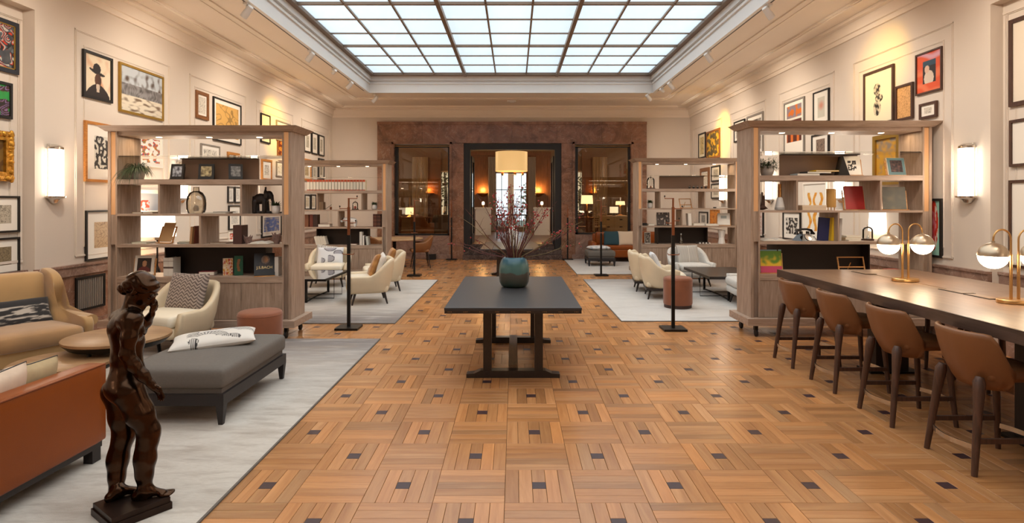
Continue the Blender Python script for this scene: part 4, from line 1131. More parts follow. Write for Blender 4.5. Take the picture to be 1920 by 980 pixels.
if n1[2] > 0: n1 = -n1
hand(S(287, 723, -.073), f1, -s1, n1, 1.0, (.22, .25, .3, .38), .2)
# left arm folds up, hand at the chin
B.chain([S(222, 600, .085), S(240, 622, .12), S(262, 620, .125), S(274, 604, .095), S(284, 589, .065)], [.040, .036, .031, .026, .0185], .02)
f2 = nrmz(S(289, 570, .05)-S(284, 589, .065)); s2 = nrmz(np.cross(f2, np.array((-.8, .1, .25)))); n2 = nrmz(np.cross(s2, f2))
if n2[0] > 0: n2 = -n2
hand(S(285, 587, .062), f2, s2, n2, 1.0, (.75, .8, .85, .9), .5)
# legs
B.chain([S(241, 735, -.04), S(262, 775, -.02), S(279, 806, .0), S(278, 824, .0)], [.078, .066, .048, .045], .035)
B.chain([S(279, 818, .0), S(274, 860, -.005), S(271, 890, -.01), S(272, 918, -.015), S(270, 938, -.018)], [.046, .044, .036, .029, .027], .035)
B.ell(S(268, 858, -.01), (.040, .036, .080), .035)
B.chain([S(225, 738, .05), S(230, 780, .055), S(232, 815, .055)], [.076, .064, .050], .03)
B.chain([S(233, 815, .055), S(222, 862, .04), S(219, 895, .02), S(218, 922, .0), S(214, 940, -.015)], [.050, .044, .035, .029, .027], .035)
B.ell(S(218, 860, .035), (.038, .036, .080), .035)
# feet: heel, arch, ball, five toes
def foot(heel, toe, lat):
    heel, toe = np.array(heel), np.array(toe); f = nrmz(toe-heel); s_ = np.array((f[1], -f[0], 0))
    z = heel[2]
    B.cone(heel+np.array((0, 0, .006)), heel+f*.045+up*.028, .026, .026, .02)
    B.cone(heel+f*.04+up*.03, heel+f*.125+up*.0, .027, .017, .02)
    B.cone(heel+f*.12+s_*.018-up*.004, heel+f*.12-s_*.020-up*.004, .015, .014, .014)
    for q in range(5):
        o_ = (-.024+.012*q)*lat; L = (.062, .064, .060, .054, .046)[q]
        r_ = (.0115, .0085, .008, .0075, .007)[q]
        b_ = heel+f*(.118)+s_*o_-up*.006; B.cone(b_, b_+f*L*.8-up*.002, r_, r_*.9, .005)
pl = .062
hr, tr = S(256, 942, -.03), S(318, 937, .03); hr[2] = tr[2] = pl+.014
hl_, tl = S(206, 944, -.045), S(258, 930, .05); hl_[2] = tl[2] = pl+.014
foot(hr, tr, 1); foot(hl_, tl, -1)
# head bowed towards the raised hand
fh = nrmz((.77, .16, -.60)); rh = nrmz(np.cross(fh, up)); uh = np.cross(rh, fh); hc = S(265, 541, .02)
HA = (fh, rh, uh)
B.cone(S(243, 592, .0), hc-fh*.018-uh*.045, .040, .034, .025)
B.ell(hc+uh*.018-fh*.006, (.076, .060, .062), .02, HA)
B.ell(hc+fh*.032-uh*.026, (.047, .047, .060), .02, HA)               # face
B.cone(hc+fh*.012-uh*.050, hc+fh*.062-uh*.078, .030, .018, .02)      # jaw and chin
B.cone(hc+fh*.078+uh*.000, hc+fh*.093-uh*.027, .007, .010, .010)     # nose
B.ell(hc+fh*.076-uh*.046, (.008, .017, .0055), .006, HA); B.ell(hc+fh*.074-uh*.056, (.008, .014, .0055), .006, HA)   # lips
for s_ in (-1, 1):
    B.ell(hc+fh*.070-uh*.006+rh*s_*.025, (.008, .013, .006), .006, HA)   # lowered lids
    B.ell(hc+fh*.074+uh*.010+rh*s_*.026, (.008, .019, .006), .010, HA)   # brows
    B.ell(hc-fh*.004-uh*.018+rh*s_*.058, (.013, .008, .021), .006, HA)   # ears
B.build('figure', 'bronze', statue)
Hh = Field((-.12, -.12, 1.02), (.22, .22, 1.32), .0035)
wv = lambda u, v, w: .0028*np.sin((w*1.2-u*.55)*120+4*np.sin(u*40)+v*16)
Hh.ell(hc+uh*.026-fh*.014, (.082, .068, .064), .01, HA, wv)
Hh.ell(hc-fh*.052-uh*.018, (.040, .052, .044), .02, HA, wv)
bun = hc-fh*.066-uh*.050
Hh.ell(bun, (.034, .036, .029), .010, HA, lambda u, v, w: .0025*np.sin(np.arctan2(w, v)*4+u*90))
Hh.ell(hc+fh*.036+uh*.050, (.034, .050, .020), .02, HA, wv)
Hh.build('hair', 'bronze', statue)
# plinth: two steps
g = G().box(-.155, .135, -.135, .135, 0, .036).box(-.148, .128, -.128, .128, .036, .0635)
g.build('plinth', 'bronze_dark', statue, loc=(-2.035-SO.x, 3.125-SO.y, 0), rz=R(53))
# ------------------------------------------------------------------ shelving units on castors
class Case: pass
def bookcase(label, xc, yf, zs, drow2, drow3, topbox, lowbox, glass_dark=False):
    c = Case(); c.x, c.y, c.zs = xc, yf, zs
    w, d = 2.265, .46
    t = thing('bookcase', label, 'bookcase', (xc, yf+d/2, 0), 0, 'oak shelving units on castors'); c.t = t
    z = lambda v: v*zs
    hw, hd = w/2, d/2; iw = hw-.10
    G().box(-hw-.07, hw+.07, -hd-.085, hd+.085, z(.140), z(.224)).build('base', 'oak_h', t)
    for sx in (-1, 1):
        for sy in (-1, 1):
            x, y = sx*(hw-.06), sy*(hd-.0); cs = G().box(x-.02, x+.02, y-.025, y+.025, .075, z(.14)).build('caster', 'black_metal', t)
            G().lathe([(0, -.018), (.032, -.018), (.045, -.012), (.045, .012), (.032, .018), (0, .018)], n=20).xf(Matrix.Translation((x, y+sy*.01, .045)) @ Matrix.Rotation(PI/2, 4, 'Y')).build('wheel', 'rubber', cs, True)
        # end post: outer panel, inner panel, groove between, its lit wood painted as a glowing strip
        xo, xi = sx*hw, sx*(hw-.035)
        G().box(min(xo, xi), max(xo, xi), -hd, hd, z(.224), z(2.548)).build('end_panel', 'oak_v', t)
        xa, xb = sorted((sx*(hw-.095), sx*(hw-.115)))
        G().box(xa, xb, -hd, hd, z(.224), z(2.548)).build('inner_panel', 'oak_v', t)
        xa, xb = sorted((xi, sx*(hw-.095)))
        G().box(xa, xb, -hd+.045, hd-.045, z(.224), z(2.548)).build('groove_core', 'oak_v', t)
        for fy in (-1, 1):
            y0, y1 = sorted((fy*(hd-.045), fy*(hd-.030)))
            y0, y1 = sorted((fy*(hd-.045), fy*(hd-.006)))
            G().box(xa+.002, xb-.002, y0, y1, z(1.52), z(2.54)).build('groove_glow', 'lit_groove', t); G().box(xa+.001, xb-.001, y0, y1, z(1.15), z(1.519)).build('groove_cover', 'oak_v', t)
    # crown flares outwards
    a, b = .09, .02
    G().frust(-hw-b, hw+b, -hd-b, hd+b, z(2.548), -hw-a, hw+a, -hd-a, hd+a, z(2.612)).build('crown', 'oak_h', t)
    G().box(-hw+.1, hw-.1, -hd+.02, hd-.02, z(2.50), z(2.548)).build('top_rail', 'oak_h', t)
    for k in range(3):
        x = -iw*.62+iw*.62*k
        G().lathe([(.035, z(2.497)), (.035, z(2.50))], (x, 0, 0), 16).build('downlight', 'led_white', t)
    G().box(-iw+.015, iw-.015, -hd+.03, hd-.03, z(2.238), z(2.250)).build('glass_shelf', 'clear_glass', t)
    for q0, q1, m, nm in ((1.894, 1.956, 'oak_h', 'shelf'), (1.504, 1.531, 'oak_h', 'shelf'), (1.117, 1.153, 'oak_h', 'shelf'), (.680, .752, 'oak_h', 'counter')):
        G().box(-iw+.015, iw-.015, -hd, hd, z(q0), z(q1)).build(nm, m, t)
    for px in drow2: x = WX(px, yf)-xc; G().box(x-.011, x+.011, -hd+.004, hd-.004, z(1.531), z(1.894)).build('divider', 'oak_v', t)
    for px in drow3: x = WX(px, yf)-xc; G().box(x-.011, x+.011, -hd+.004, hd-.004, z(1.153), z(1.504)).build('divider', 'oak_v', t)
    if topbox:
        x0, x1 = [WX(p, yf)-xc for p in topbox]
        G().box(x0, x1, hd*.2, hd*.2+.02, z(1.956), z(2.234)).build('back_panel', 'box_brown', t); G().box(x0, x1, hd*.2-.06, hd*.2, z(2.224), z(2.236)).build('box_lid', 'dark_back', t)
    x0, x1 = [WX(p, yf)-xc for p in lowbox]
    G().box(x0, x1, hd-.06, hd-.04, z(.752), z(1.117)).build('back_panel', 'dark_back', t)
    G().box(x0-.015, x0, -hd+.12, hd-.04, z(.752), z(1.117)).build('box_side', 'dark_back', t); G().box(x1, x1+.015, -hd+.22, hd-.04, z(.752), z(1.117)).build('box_side', 'dark_back', t)
    G().box(-iw+.015, iw-.015, -hd+.03, hd-.03, z(.224), z(.680)).build('cabinet_body', 'oak_v', t)
    dw = (2*iw-.03)/4
    for k in range(4):
        for fy in (-1, 1):
            y0, y1 = sorted((fy*(hd-.03), fy*(hd-.008)))
            G().box(-iw+.015+dw*k+.002, -iw+.015+dw*(k+1)-.002, y0, y1, z(.228), z(.676)).build('cabinet_door', 'oak_v', t)
    c.rows = {1: z(1.956), 2: z(1.531), 3: z(1.153), 4: z(.752), 0: z(2.250)}
    # warm strip lights the unit has under its shelves
    light('shelf_light', 'AREA', (xc, yf+d/2, z(2.49)), 9, (1., .78, .52), shape='RECTANGLE', size=1.9, size_y=.1)
    return c
FLc = bookcase('oak bookcase nearest on the left, trailing plant on top shelf', -3.8825, 7.20, 1.0, (297.5, 451.5), (374.5,), (317, 467), (300, 482))
FRc = bookcase('oak bookcase nearest on the right behind the high table', 4.095, 7.30, 1.027, (1495, 1652.5), (1573,), (1481, 1632), (1467, 1649))
BLc = bookcase('oak bookcase at the back left with row of uniform volumes', -3.895, 12.70, .992, (594, 678), (634,), None, (591, 684))
BRc = bookcase('oak bookcase at the back right with glass dome', 3.83, 12.80, 1.013, (1238, 1322), (1279,), (1242, 1327), (1237, 1332))

# ------------------------------------------------------------------ things standing on the shelves
def spot(c, px, row, dep=.2): Y = c.y+dep; return (WX(px, Y), Y, c.rows[row]+.0005)
def sw(c, a, b, dep=.2): return (b-a)/F*(c.y+dep)
def book(label, c, px0, px1, row, h, col, dep=.2, depth=.17, lean=0., rz=0., page='paper', group=None, band=None):
    """upright book, spine to the front"""
    th = sw(c, px0, px1, dep); x, y, z = spot(c, (px0+px1)/2, row, dep)
    t = thing('book', label, 'book', (x, y, z), rz, group); m = colmat(col); e = .003
    M = Matrix.Translation((0, 0, abs(math.sin(lean))*th/2)) @ Matrix.Rotation(lean, 4, 'Y')
    G().box(-th/2, -th/2+e, -depth/2, depth/2, 0, h).box(th/2-e, th/2, -depth/2, depth/2, 0, h).box(-th/2+e, th/2-e, -depth/2, -depth/2+e, 0, h).xf(M).build('cover', m, t)
    G().box(-th/2+e, th/2-e, -depth/2+e, depth/2-.004, .003, h-.004).xf(M).build('pages', page, t)
    if band:
        for q0, q1, cc in band: G().box(-th/2-.0004, th/2+.0004, -depth/2-.0006, -depth/2+.01, h*q0, h*q1).xf(M).build('spine_band', colmat(cc), t)
    return t
def flatbook(label, c, px0, px1, row, th, col, dep=.2, depth=.2, rz=0., dz=0., group=None):
    w = sw(c, px0, px1, dep); x, y, z = spot(c, (px0+px1)/2, row, dep)
    t = thing('book', label, 'book', (x, y, z+dz), rz, group); m = colmat(col)
    G().box(-w/2, w/2, -depth/2, depth/2, 0, .003).box(-w/2, w/2, -depth/2, depth/2, th-.003, th).box(-w/2, -w/2+.003, -depth/2, depth/2, .003, th-.003).build('cover', m, t)
    G().box(-w/2+.004, w/2-.004, -depth/2+.004, depth/2-.004, .003, th-.003).build('pages', 'paper', t)
def openbook(label, c, px0, px1, row, dep=.15, rz=0.):
    w = sw(c, px0, px1, dep); x, y, z = spot(c, (px0+px1)/2, row, dep)
    t = thing('open_book', label, 'book', (x, y, z), rz)
    for s in (-1, 1):
        n = 10; vs = []; fs = []
        for i in range(n+1):
            u = i/n; zz = .006+.035*math.sin(PI*min(1, u*1.15))*(1-u*.7)
            for yy in (-.12, .12): vs += [(s*u*w/2, yy, zz), (s*u*w/2, yy, .003)]
        for i in range(n):
            a, b = 4*i, 4*i+4; fs += [(a, b, b+2, a+2), (a+1, a+3, b+3, b+1), (a, a+1, b+1, b), (a+2, b+2, b+3, a+3)]
        fs += [(4*n, 4*n+1, 4*n+3, 4*n+2), (0, 2, 3, 1)]
        fixnormals(G().add(vs, fs).build('page_block', 'paper', t, True))
    G().box(-w/2-.005, w/2+.005, -.125, .125, 0, .003).build('cover', colmat('#8a7a66'), t)
def grid(w, h, fn, n=None, m=None):                   # flat printed sheet in the xz plane, centred at bottom
    n = n or max(12, int(w/.0065)); m = m or max(12, int(h/.0065)); vs = []; fs = []; cols = []
    for j in range(m+1):
        for i in range(n+1): vs.append((-w/2+w*i/n, 0, h*j/m)); cols.append(fn(min(.9999, max(1e-4, i/n)), min(.9999, max(1e-4, j/m))))
    for j in range(m):
        for i in range(n):
            a = j*(n+1)+i; fs.append((a, a+1, a+n+2, a+n+1))
    return G().add(vs, fs), cols
def nz(u, v, s, sd=0.): return noise.noise(Vector((u*s+sd*3.1, v*s+sd*1.7, sd)))
def art_photo(sd, lo='#2a2a30', hi='#b8bcc4'):
    return lambda u, v: mixc(srgb(lo), srgb(hi), .5+.9*nz(u, v, 4, sd)+.4*nz(u, v, 11, sd)+.2*(v-.5))
def art_bust(bg, cloth, skin):
    def f(u, v):
        d = math.hypot((u-.52)/.17, (v-.60)/.22)
        if d < 1: return mixc(srgb(skin), srgb(bg), .5*max(0, (.5-u)*3)+.2*nz(u, v, 9, 2))
        if math.hypot((u-.52)/.21, (v-.66)/.25) < 1: return srgb('#1c130e')
        if v < .42-.7*(u-.52)**2*2 and abs(u-.52) < .42: return srgb(cloth)
        return srgb(bg)
    return f
def easel_print(label, c, px0, px1, row, h, fn, dep=.2, rz=0., lean=.28, frame='light_wood', border='mat_board', bw=.12, back=None, cat='picture stand', prop=True, ph=None):
    """picture or book leaning on a small stand"""
    w = sw(c, px0, px1, dep); x, y, z = spot(c, (px0+px1)/2, row, dep)
    t = thing('picture_stand', label, cat, (x, y, z), rz)
    M = Matrix.Rotation(-lean, 4, 'X')
    fw_ = w if back is None else w*1.15
    if prop:
        G().box(-fw_/2, -fw_/2+.014, .006, .018, 0, h*.85).box(fw_/2-.014, fw_/2, .006, .018, 0, h*.85).box(-fw_/2, fw_/2, .006, .018, 0, .016).box(-fw_/2, fw_/2, .006, .018, h*.5, h*.5+.014).xf(M).build('stand_frame', frame, t)
        G().box(-fw_/2, fw_/2, -.03, .006, 0, .009).build('ledge', frame, t)
        G().tube([(0, .018+h*.6*math.sin(lean), h*.6*math.cos(lean)), (0, .02+h*.55, .004)], .006, 6).build('prop_leg', frame, t)
    H_ = h if ph is None else ph
    G().box(-w/2, w/2, -.012, .005, .009, H_).xf(M).build('board', border, t)
    g, cols = grid(w*(1-2*bw), (H_-.009)*(1-2*bw), fn); g.xf(M @ Matrix.Translation((0, -.0135, .009+(H_-.009)*bw))).build('print', 'print', t, colors=cols)
    return t
def blade(g, p, d, L, w, droop):
    d = Vector(d).normalized(); s = d.cross(Vector((0, 0, 1)))
    s = s.normalized() if s.length > .01 else Vector((1, 0, 0)); q = Vector(p); vs = []; n = 4
    for k in range(n+1):
        ww = w*(1-(k/n)**2)*.5+.0004; vs += [q-s*ww, q+s*ww]
        dd = d+Vector((0, 0, -droop*k/n)); q = q+dd.normalized()*L/n
    g.add(vs, [(2*k, 2*k+1, 2*k+3, 2*k+2) for k in range(n)])
def plant(label, loc, r, h, kind, seed, potm='ceramic_white', lm='leaf'):
    t = thing('potted_plant', label, 'plant', loc); rr = random.Random(seed)
    G().lathe([(r*.62, 0), (r*.8, .01), (r, h*.5), (r*.92, h), (r*.84, h), (r*.8, h*.9), (0, h*.88)], n=24).build('pot', potm, t, True)
    if kind == 'bush':
        for k in range(90):
            a = rr.uniform(0, 2*PI); e = rr.uniform(.3, 1.3); g = G()
            blade(g, (math.cos(a)*r*.4, math.sin(a)*r*.4, h*.9), (math.cos(a)*math.cos(e), math.sin(a)*math.cos(e), math.sin(e)), rr.uniform(.6, 1.2)*r*1.5, .018, .9)
            if k % 90 == 0: G0 = G()
            G0.add(g.v, g.f)
        o = G0.build('foliage', lm, t); o['kind'] = 'stuff'
    elif kind == 'trail':
        G0 = G()
        for k in range(320):
            a = rr.uniform(0, 2*PI); e = rr.uniform(.1, 1.3); L = rr.uniform(.10, .24)
            if rr.random() < .07: L, e, a = rr.uniform(.32, .5), .1, rr.uniform(PI*1.3, PI*1.7)
            blade(G0, (math.cos(a)*r*.5, math.sin(a)*r*.5, h*.92), (math.cos(a)*math.cos(e), math.sin(a)*math.cos(e), math.sin(e)), L, .009, 3.0)
        o = G0.build('foliage', lm, t); o['kind'] = 'stuff'
    else:
        G0 = G()
        for k in range(150):
            a = rr.uniform(0, 2*PI); e = rr.uniform(-.2, 1.2); L = rr.uniform(.08, .17)
            p = Vector((math.cos(a)*r*.4, math.sin(a)*r*.4, h*.95)); d = Vector((math.cos(a)*math.cos(e), math.sin(a)*math.cos(e), math.sin(e)))
            blade(G0, p, d, L, .007, 1.2)
            for q in range(3):
                b = p+d*L*rr.uniform(.5, .9); blade(G0, b, (rr.uniform(-1, 1), rr.uniform(-1, 1), rr.uniform(-.4, .8)), .05, .006, 1)
        o = G0.build('foliage', lm, t); o['kind'] = 'stuff'
def cloche(label, loc, r, h, inside=None):
    t = thing('glass_dome', label, 'glass dome', loc)
    G().lathe([(r*1.15, 0), (r*1.2, .004), (r*1.2, .016), (r*1.12, .02), (0, .02)], n=28).build('base', 'walnut_leg', t, True)
    pr = [(r, .02), (r, h*.62)]+[(r*math.cos(a), h*.62+r*.9*math.sin(a)) for a in [PI/2*k/7 for k in range(1, 8)]]
    G().lathe(pr, n=28).build('dome', 'clear_glass', t, True); G().ball((0, 0, h*.62+r*.9+.012), .012, 8).build('knob', 'clear_glass', t, True)
    if inside == 'ball': G().ball((0, 0, .02+r*.5), r*.5, 12).build('red_ball', colmat('#b5554a'), t, True)
    elif inside: G().tube([(0, 0, .02), (.004, 0, .06), (0, 0, .07)], [.02, .012, .004]).build('ornament', inside, t, True)
def fieldthing(name, label, cat, loc, rz, m, lo, hi, h, prims, sub='body'):
    t = thing(name, label, cat, loc, rz); f = Field(lo, hi, h)
    for p in prims:
        if p[0] == 'c': f.cone(*p[1:])
        else: f.ell(*p[1:])
    f.build(sub, m, t); return t

ORD = 'first second third fourth fifth sixth seventh eighth ninth tenth eleventh twelfth thirteenth fourteenth fifteenth sixteenth seventeenth eighteenth nineteenth'.split()
# --- front left bookcase
plant('trailing green plant in grey pot on the left bookcase', spot(FLc, 258, 1, .17), .085, .14, 'trail', 3, 'ceramic_grey', 'leaf_dark')
for k, (a, b, rzz, nm) in enumerate(((319, 344, 0, 'left'), (373, 400, .25, 'middle'), (430, 454, .5, 'right'))):
    t = easel_print('black easel with small white-bordered photo, %s of three on left bookcase' % nm, FLc, a, b, 1, .20, art_photo(k+1, '#3a3a40' if k != 1 else '#5a4a30', '#c0c6d0' if k == 0 else '#d0c090' if k == 1 else '#9a9a98'), .12, rzz, .2, 'black_frame', 'black_frame', .16, ph=.2)
    G().prism([(.0, 0), (.16, 0), (.035, .2)], 'x', -.008, .008).build('wedge_support', 'black_frame', t)
flatbook('thin tan book lying under the red flower picture, left bookcase', FLc, 257, 275, 2, .02, '#a58a66')
flatbook('thin dark book lying beside the divider on left bookcase', FLc, 276, 295, 2, .022, '#5a4334')
# clear glass torso-shaped bottle
t = thing('glass_bottle', 'large clear glass bottle shaped like a torso, left bookcase', 'bottle', spot(FLc, 368, 2, .2))
glass('bottle_glass', '#e8e2d6', .35, .05)
G().lathe([(.0, .0), (.10, .004), (.118, .05), (.122, .14), (.112, .21), (.08, .262), (.04, .285), (.036, .33), (.043, .335)], n=32, sy=.7).build('body', 'bottle_glass', t, True)
G().lathe([(.03, .03), (.034, .07), (.02, .1), (.005, .105)], n=14).build('inner_float', 'ceramic_white', t, True)
flatbook('pale magazine lying flat on the second shelf, left bookcase', FLc, 389, 430, 2, .014, '#d8d2c6', .15)
flatbook('grey booklet lying on the pale magazine', FLc, 405, 436, 2, .010, '#8f8a86', .2, .16, .1, .0145)
fieldthing('elephant_figure', 'dark wooden elephant figure with rider on left bookcase', 'figurine', spot(FLc, 492, 2, .2), 0, 'dark_wood', (-.16, -.08, 0), (.17, .08, .36), .004,
    [('e', (-.02, 0, .185), (.095, .055, .068), .02), ('e', (.085, 0, .235), (.048, .04, .052), .02), ('c', (.12, 0, .22), (.135, 0, .13), .022, .014, .015), ('c', (.135, 0, .13), (.125, 0, .06), .014, .010, .01),
     ('c', (-.085, -.03, .15), (-.09, -.03, .025), .032, .026, .012), ('c', (-.085, .03, .15), (-.075, .03, .025), .032, .026, .012), ('c', (.04, -.03, .15), (.035, -.03, .025), .03, .025, .012), ('c', (.04, .03, .15), (.055, .03, .025), .03, .025, .012),
     ('e', (.06, -.045, .225), (.03, .010, .042), .008), ('e', (.06, .045, .225), (.03, .010, .042), .008), ('c', (-.115, 0, .21), (-.128, 0, .12), .010, .006, .008),
     ('c', (.035, 0, .262), (.04, 0, .30), .018, .013, .006), ('e', (.042, 0, .322), (.013, .013, .016), .003), ('c', (.04, -.016, .265), (.065, -.04, .235), .009, .007, .005), ('c', (.04, .016, .265), (.065, .04, .235), .009, .007, .005), ('c', (.042, -.014, .295), (.07, -.012, .275), .006, .005, .004),
     ('c', (-.11, 0, .012), (.11, 0, .012), .02, .02, .01)])
plant('small green plant in white round pot beside the elephant figure', spot(FLc, 517, 2, .10), .055, .10, 'bush', 8)
flatbook('pale green booklet on third shelf beside the post, left bookcase', FLc, 256, 284, 3, .02, '#b7b79a')
def bookrest(label, c, px0, px1, row, h, dep=.2, rz=0., m='light_wood', paper=True, lean=.35):
    w = sw(c, px0, px1, dep)*.8; x, y, z = spot(c, (px0+px1)/2, row, dep)
    t = thing('book_stand', label, 'book stand', (x, y, z), rz); M = Matrix.Rotation(-lean, 4, 'X')
    for a, b, q0, q1, nm in ((-w/2, -w/2+.014, 0, h, 'side_bar'), (w/2-.014, w/2, 0, h, 'side_bar'), (-w/2+.014, w/2-.014, h-.014, h, 'top_bar'), (-w/2+.014, w/2-.014, h*.33, h*.33+.014, 'cross_bar')):
        G().box(a, b, 0, .012, q0, q1).xf(M).build(nm, m, t)
    G().box(-w/2, w/2, -.035, .012, 0, .012).build('ledge', m, t)
    G().tube([(0, .01+h*.6*math.sin(lean), h*.6), (0, h*.62, .004)], .006, 6).build('prop_leg', m, t)
    if paper: G().box(-w/2+.025, w/2-.025, -.004, -.001, .02, h*1.22).xf(M).build('card', colmat('#cfa878'), t)
    return t
bookrest('wooden folding book stand in front of lit shade, left bookcase', FLc, 288, 330, 3, .225, .2, -.25)
flatbook('green edged book lying on third shelf, left bookcase', FLc, 341, 365, 3, .018, '#2f3a2c')
flatbook('white book on top of the green edged book, left bookcase', FLc, 342, 364, 3, .014, '#ddd5c2', .2, .18, .05, .0185)
book('tan hardback leaning against the third shelf divider, left bookcase', FLc, 362, 366, 3, .215, '#a47c52', .15, lean=.08)
book('red brown hardback leaning against the third shelf divider, left bookcase', FLc, 367, 371, 3, .22, '#7a3526', .2, lean=.10)
flatbook('brown leather notebook lying on third shelf, left bookcase', FLc, 400, 431, 3, .016, '#7d5a3f')
book('thick dark maroon book standing alone on third shelf, left bookcase', FLc, 443, 459, 3, .235, '#4a2c26', .15)
def cone_orn(label, px, dep, r, h, seed):
    t = thing('ornament', label, 'ornament', spot(FLc, px, 3, dep)); rr = random.Random(seed); g = G()
    g.lathe([(r*.6, 0), (r*.75, h*.3), (r, h*.7), (r*.8, h*.75), (0, h*.6)], n=14)
    for k in range(46):
        a = rr.uniform(0, 2*PI); q = rr.uniform(.15, .75); b = Vector((math.cos(a)*r*(.6+.4*q), math.sin(a)*r*(.6+.4*q), h*q))
        g.tube([b, b+Vector((math.cos(a)*.014, math.sin(a)*.014, .028))], [.008, .002], 5)
    g.build('spiky_body', 'coral_brown', t)
mat('coral_brown', '#8a6f66', .7, noise_amt=.2)
cone_orn('spiky brown cup ornament beside the maroon book', 465, .12, .048, .115, 1)
openbook('open white book on third shelf near right post, left bookcase', FLc, 472, 510, 3)
cone_orn('spiky cone ornament next to the right post, left bookcase', 519, .12, .052, .155, 2)
easel_print('white-bordered portrait of a man on a wooden stand, left bookcase', FLc, 252, 287, 4, .25, art_bust('#33231c', '#6a2a26', '#bd8a64'), .16, .06, .18, 'light_wood', 'mat_board', .14, back=1)
for k, px in enumerate((314, 323)):
    book('white tall book with dark emblem, %s of the pair beside the portrait' % ('left', 'right')[k], FLc, px, px+8.6, 4, .225, '#d9d3c9', .2, band=[(.40, .50, '#5a4a40'), (.8, .82, '#8a7a70')])
flatbook('small red spined book lying flat on the counter, left bookcase', FLc, 377, 404, 4, .05, '#7a2330', .2, .13, .15)
flatbook('thin dark folder lying beside the red spined book', FLc, 360, 377, 4, .008, '#2a221e', .2, .13)
def cover(label, c, px0, px1, row, h, fn, spine, dep=.16, rz=.35):
    w = sw(c, px0, px1, dep); x, y, z = spot(c, (px0+px1)/2, row, dep); t = thing('book', label, 'book', (x, y, z), rz)
    G().box(-w/2, w/2, -.014, -.011, 0, h).box(-w/2, w/2, .011, .014, 0, h).box(-w/2, -w/2+.003, -.011, .011, 0, h).build('cover', colmat(spine), t)
    G().box(-w/2+.003, w/2-.002, -.011, .011, .003, h-.003).build('pages', 'paper', t)
    g, cols = grid(w*.98, h*.98, fn); g.xf(Matrix.Translation((0, -.0146, h*.01))).build('cover_print', 'print', t, colors=cols)
cover('cream book with yellow and red cover on the counter, left bookcase', FLc, 419, 436, 4, .215, lambda u, v: mixc(srgb('#e2d6b8'), srgb('#c88a28') if nz(u, v, 3, 4) > 0 else srgb('#b23a2a'), 3*abs(nz(u, v, 5, 7))), '#e0d6bf')
cover('dark green book with a standing figure on its cover', FLc, 440, 455, 4, .245, lambda u, v: srgb('#8a5a34') if abs(u-.5-.06*math.sin(v*9)) < .15 and .2 < v < .85 else srgb('#1d5238'), '#1b4a34')
def art_bach(u, v):
    d = math.hypot((u-.55)/.13, (v-.72)/.14)
    if d < 1: return mixc(srgb('#b07a48'), srgb('#3a2414'), (.55-u)*3+.4)
    if math.hypot((u-.55)/.22, (v-.72)/.2) < 1: return srgb('#6a5340')
    if .42 < v < .6 and abs(u-.52) < .3: return srgb('#2a1a12')
    return srgb('#120d0b')
t = easel_print('leaning black album with gold lettering and portrait, left bookcase', FLc, 478, 514, 4, .30, art_bach, .06, .40, .42, 'light_wood', 'black_frame', .03)
def lettering(txt, size, m, parent, M, name='lettering'):
    cu = bpy.data.curves.new(name, 'FONT'); cu.body = txt; cu.size = size; cu.align_x = 'CENTER'; cu.extrude = .0004; cu.materials.append(MATS[m])
    tmp = bpy.data.objects.new(name, cu); COL.objects.link(tmp); dg = bpy.context.evaluated_depsgraph_get()
    me = bpy.data.meshes.new_from_object(tmp.evaluated_get(dg)); bpy.data.objects.remove(tmp)
    o = bpy.data.objects.new(name, me); COL.objects.link(o); o.parent = parent; o.matrix_local = M; return o
mat('gold_print', '#d2b276', .4, .3)
lettering('J.S.BACH', .048, 'gold_print', t, Matrix.Rotation(-.42, 4, 'X') @ Matrix.Translation((0, -.0148, .095)) @ Matrix.Rotation(PI/2, 4, 'X'))
book('white book against the right post on the counter, left bookcase', FLc, 520, 527, 4, .235, '#dcd7cf', .2)

# --- front right bookcase
plant('wispy plant in grey pot on the right bookcase', spot(FRc, 1438, 1, .2), .085, .13, 'wisp', 5, 'ceramic_grey', 'leaf_dark')
flatbook('grey book lying in the dark top box, right bookcase', FRc, 1488, 1530, 1, .028, '#8e9498', .15)
flatbook('black book lying in the dark top box, right bookcase', FRc, 1506, 1552, 1, .024, '#2b2624', .15, .18, .05, .0285)
flatbook('yellow book on top of the black book, right bookcase', FRc, 1522, 1568, 1, .016, '#d8b022', .15, .15, .1, .053)
easel_print('white print of black marks on wooden stand, right bookcase', FRc, 1584, 1614, 1, .265, lambda u, v: srgb('#2a2320') if (.25 < u < .75 and .22 < v < .78 and nz(u, v, 9, 3) > -.05) else srgb('#ece6dc'), .15, -.2, .3, 'light_wood', 'mat_board', .02, back=1)
x, y, z = spot(FRc, 1570, 1, .2); t = thing('photo_wedge', 'black wedge easel behind the white print, right bookcase', 'picture stand', (x, y, z), -.2)
G().prism([(-.02, 0), (.12, 0), (.04, .25)], 'y', -.09, .09).build('wedge', 'black_frame', t); G().box(-.02, .12, -.1, -.09, 0, .01).build('ledge', 'black_frame', t)
easel_print('teal framed dark picture on a wooden stand, right bookcase', FRc, 1664, 1700, 1, .235, lambda u, v: srgb('#5f7f84') if not (.14 < u < .86 and .16 < v < .86) else mixc(srgb('#2a2022'), srgb('#6a4a44'), nz(u, v, 8, 5)+.2), .15, .12, .2, 'light_wood', 'mat_board', .01, back=1)
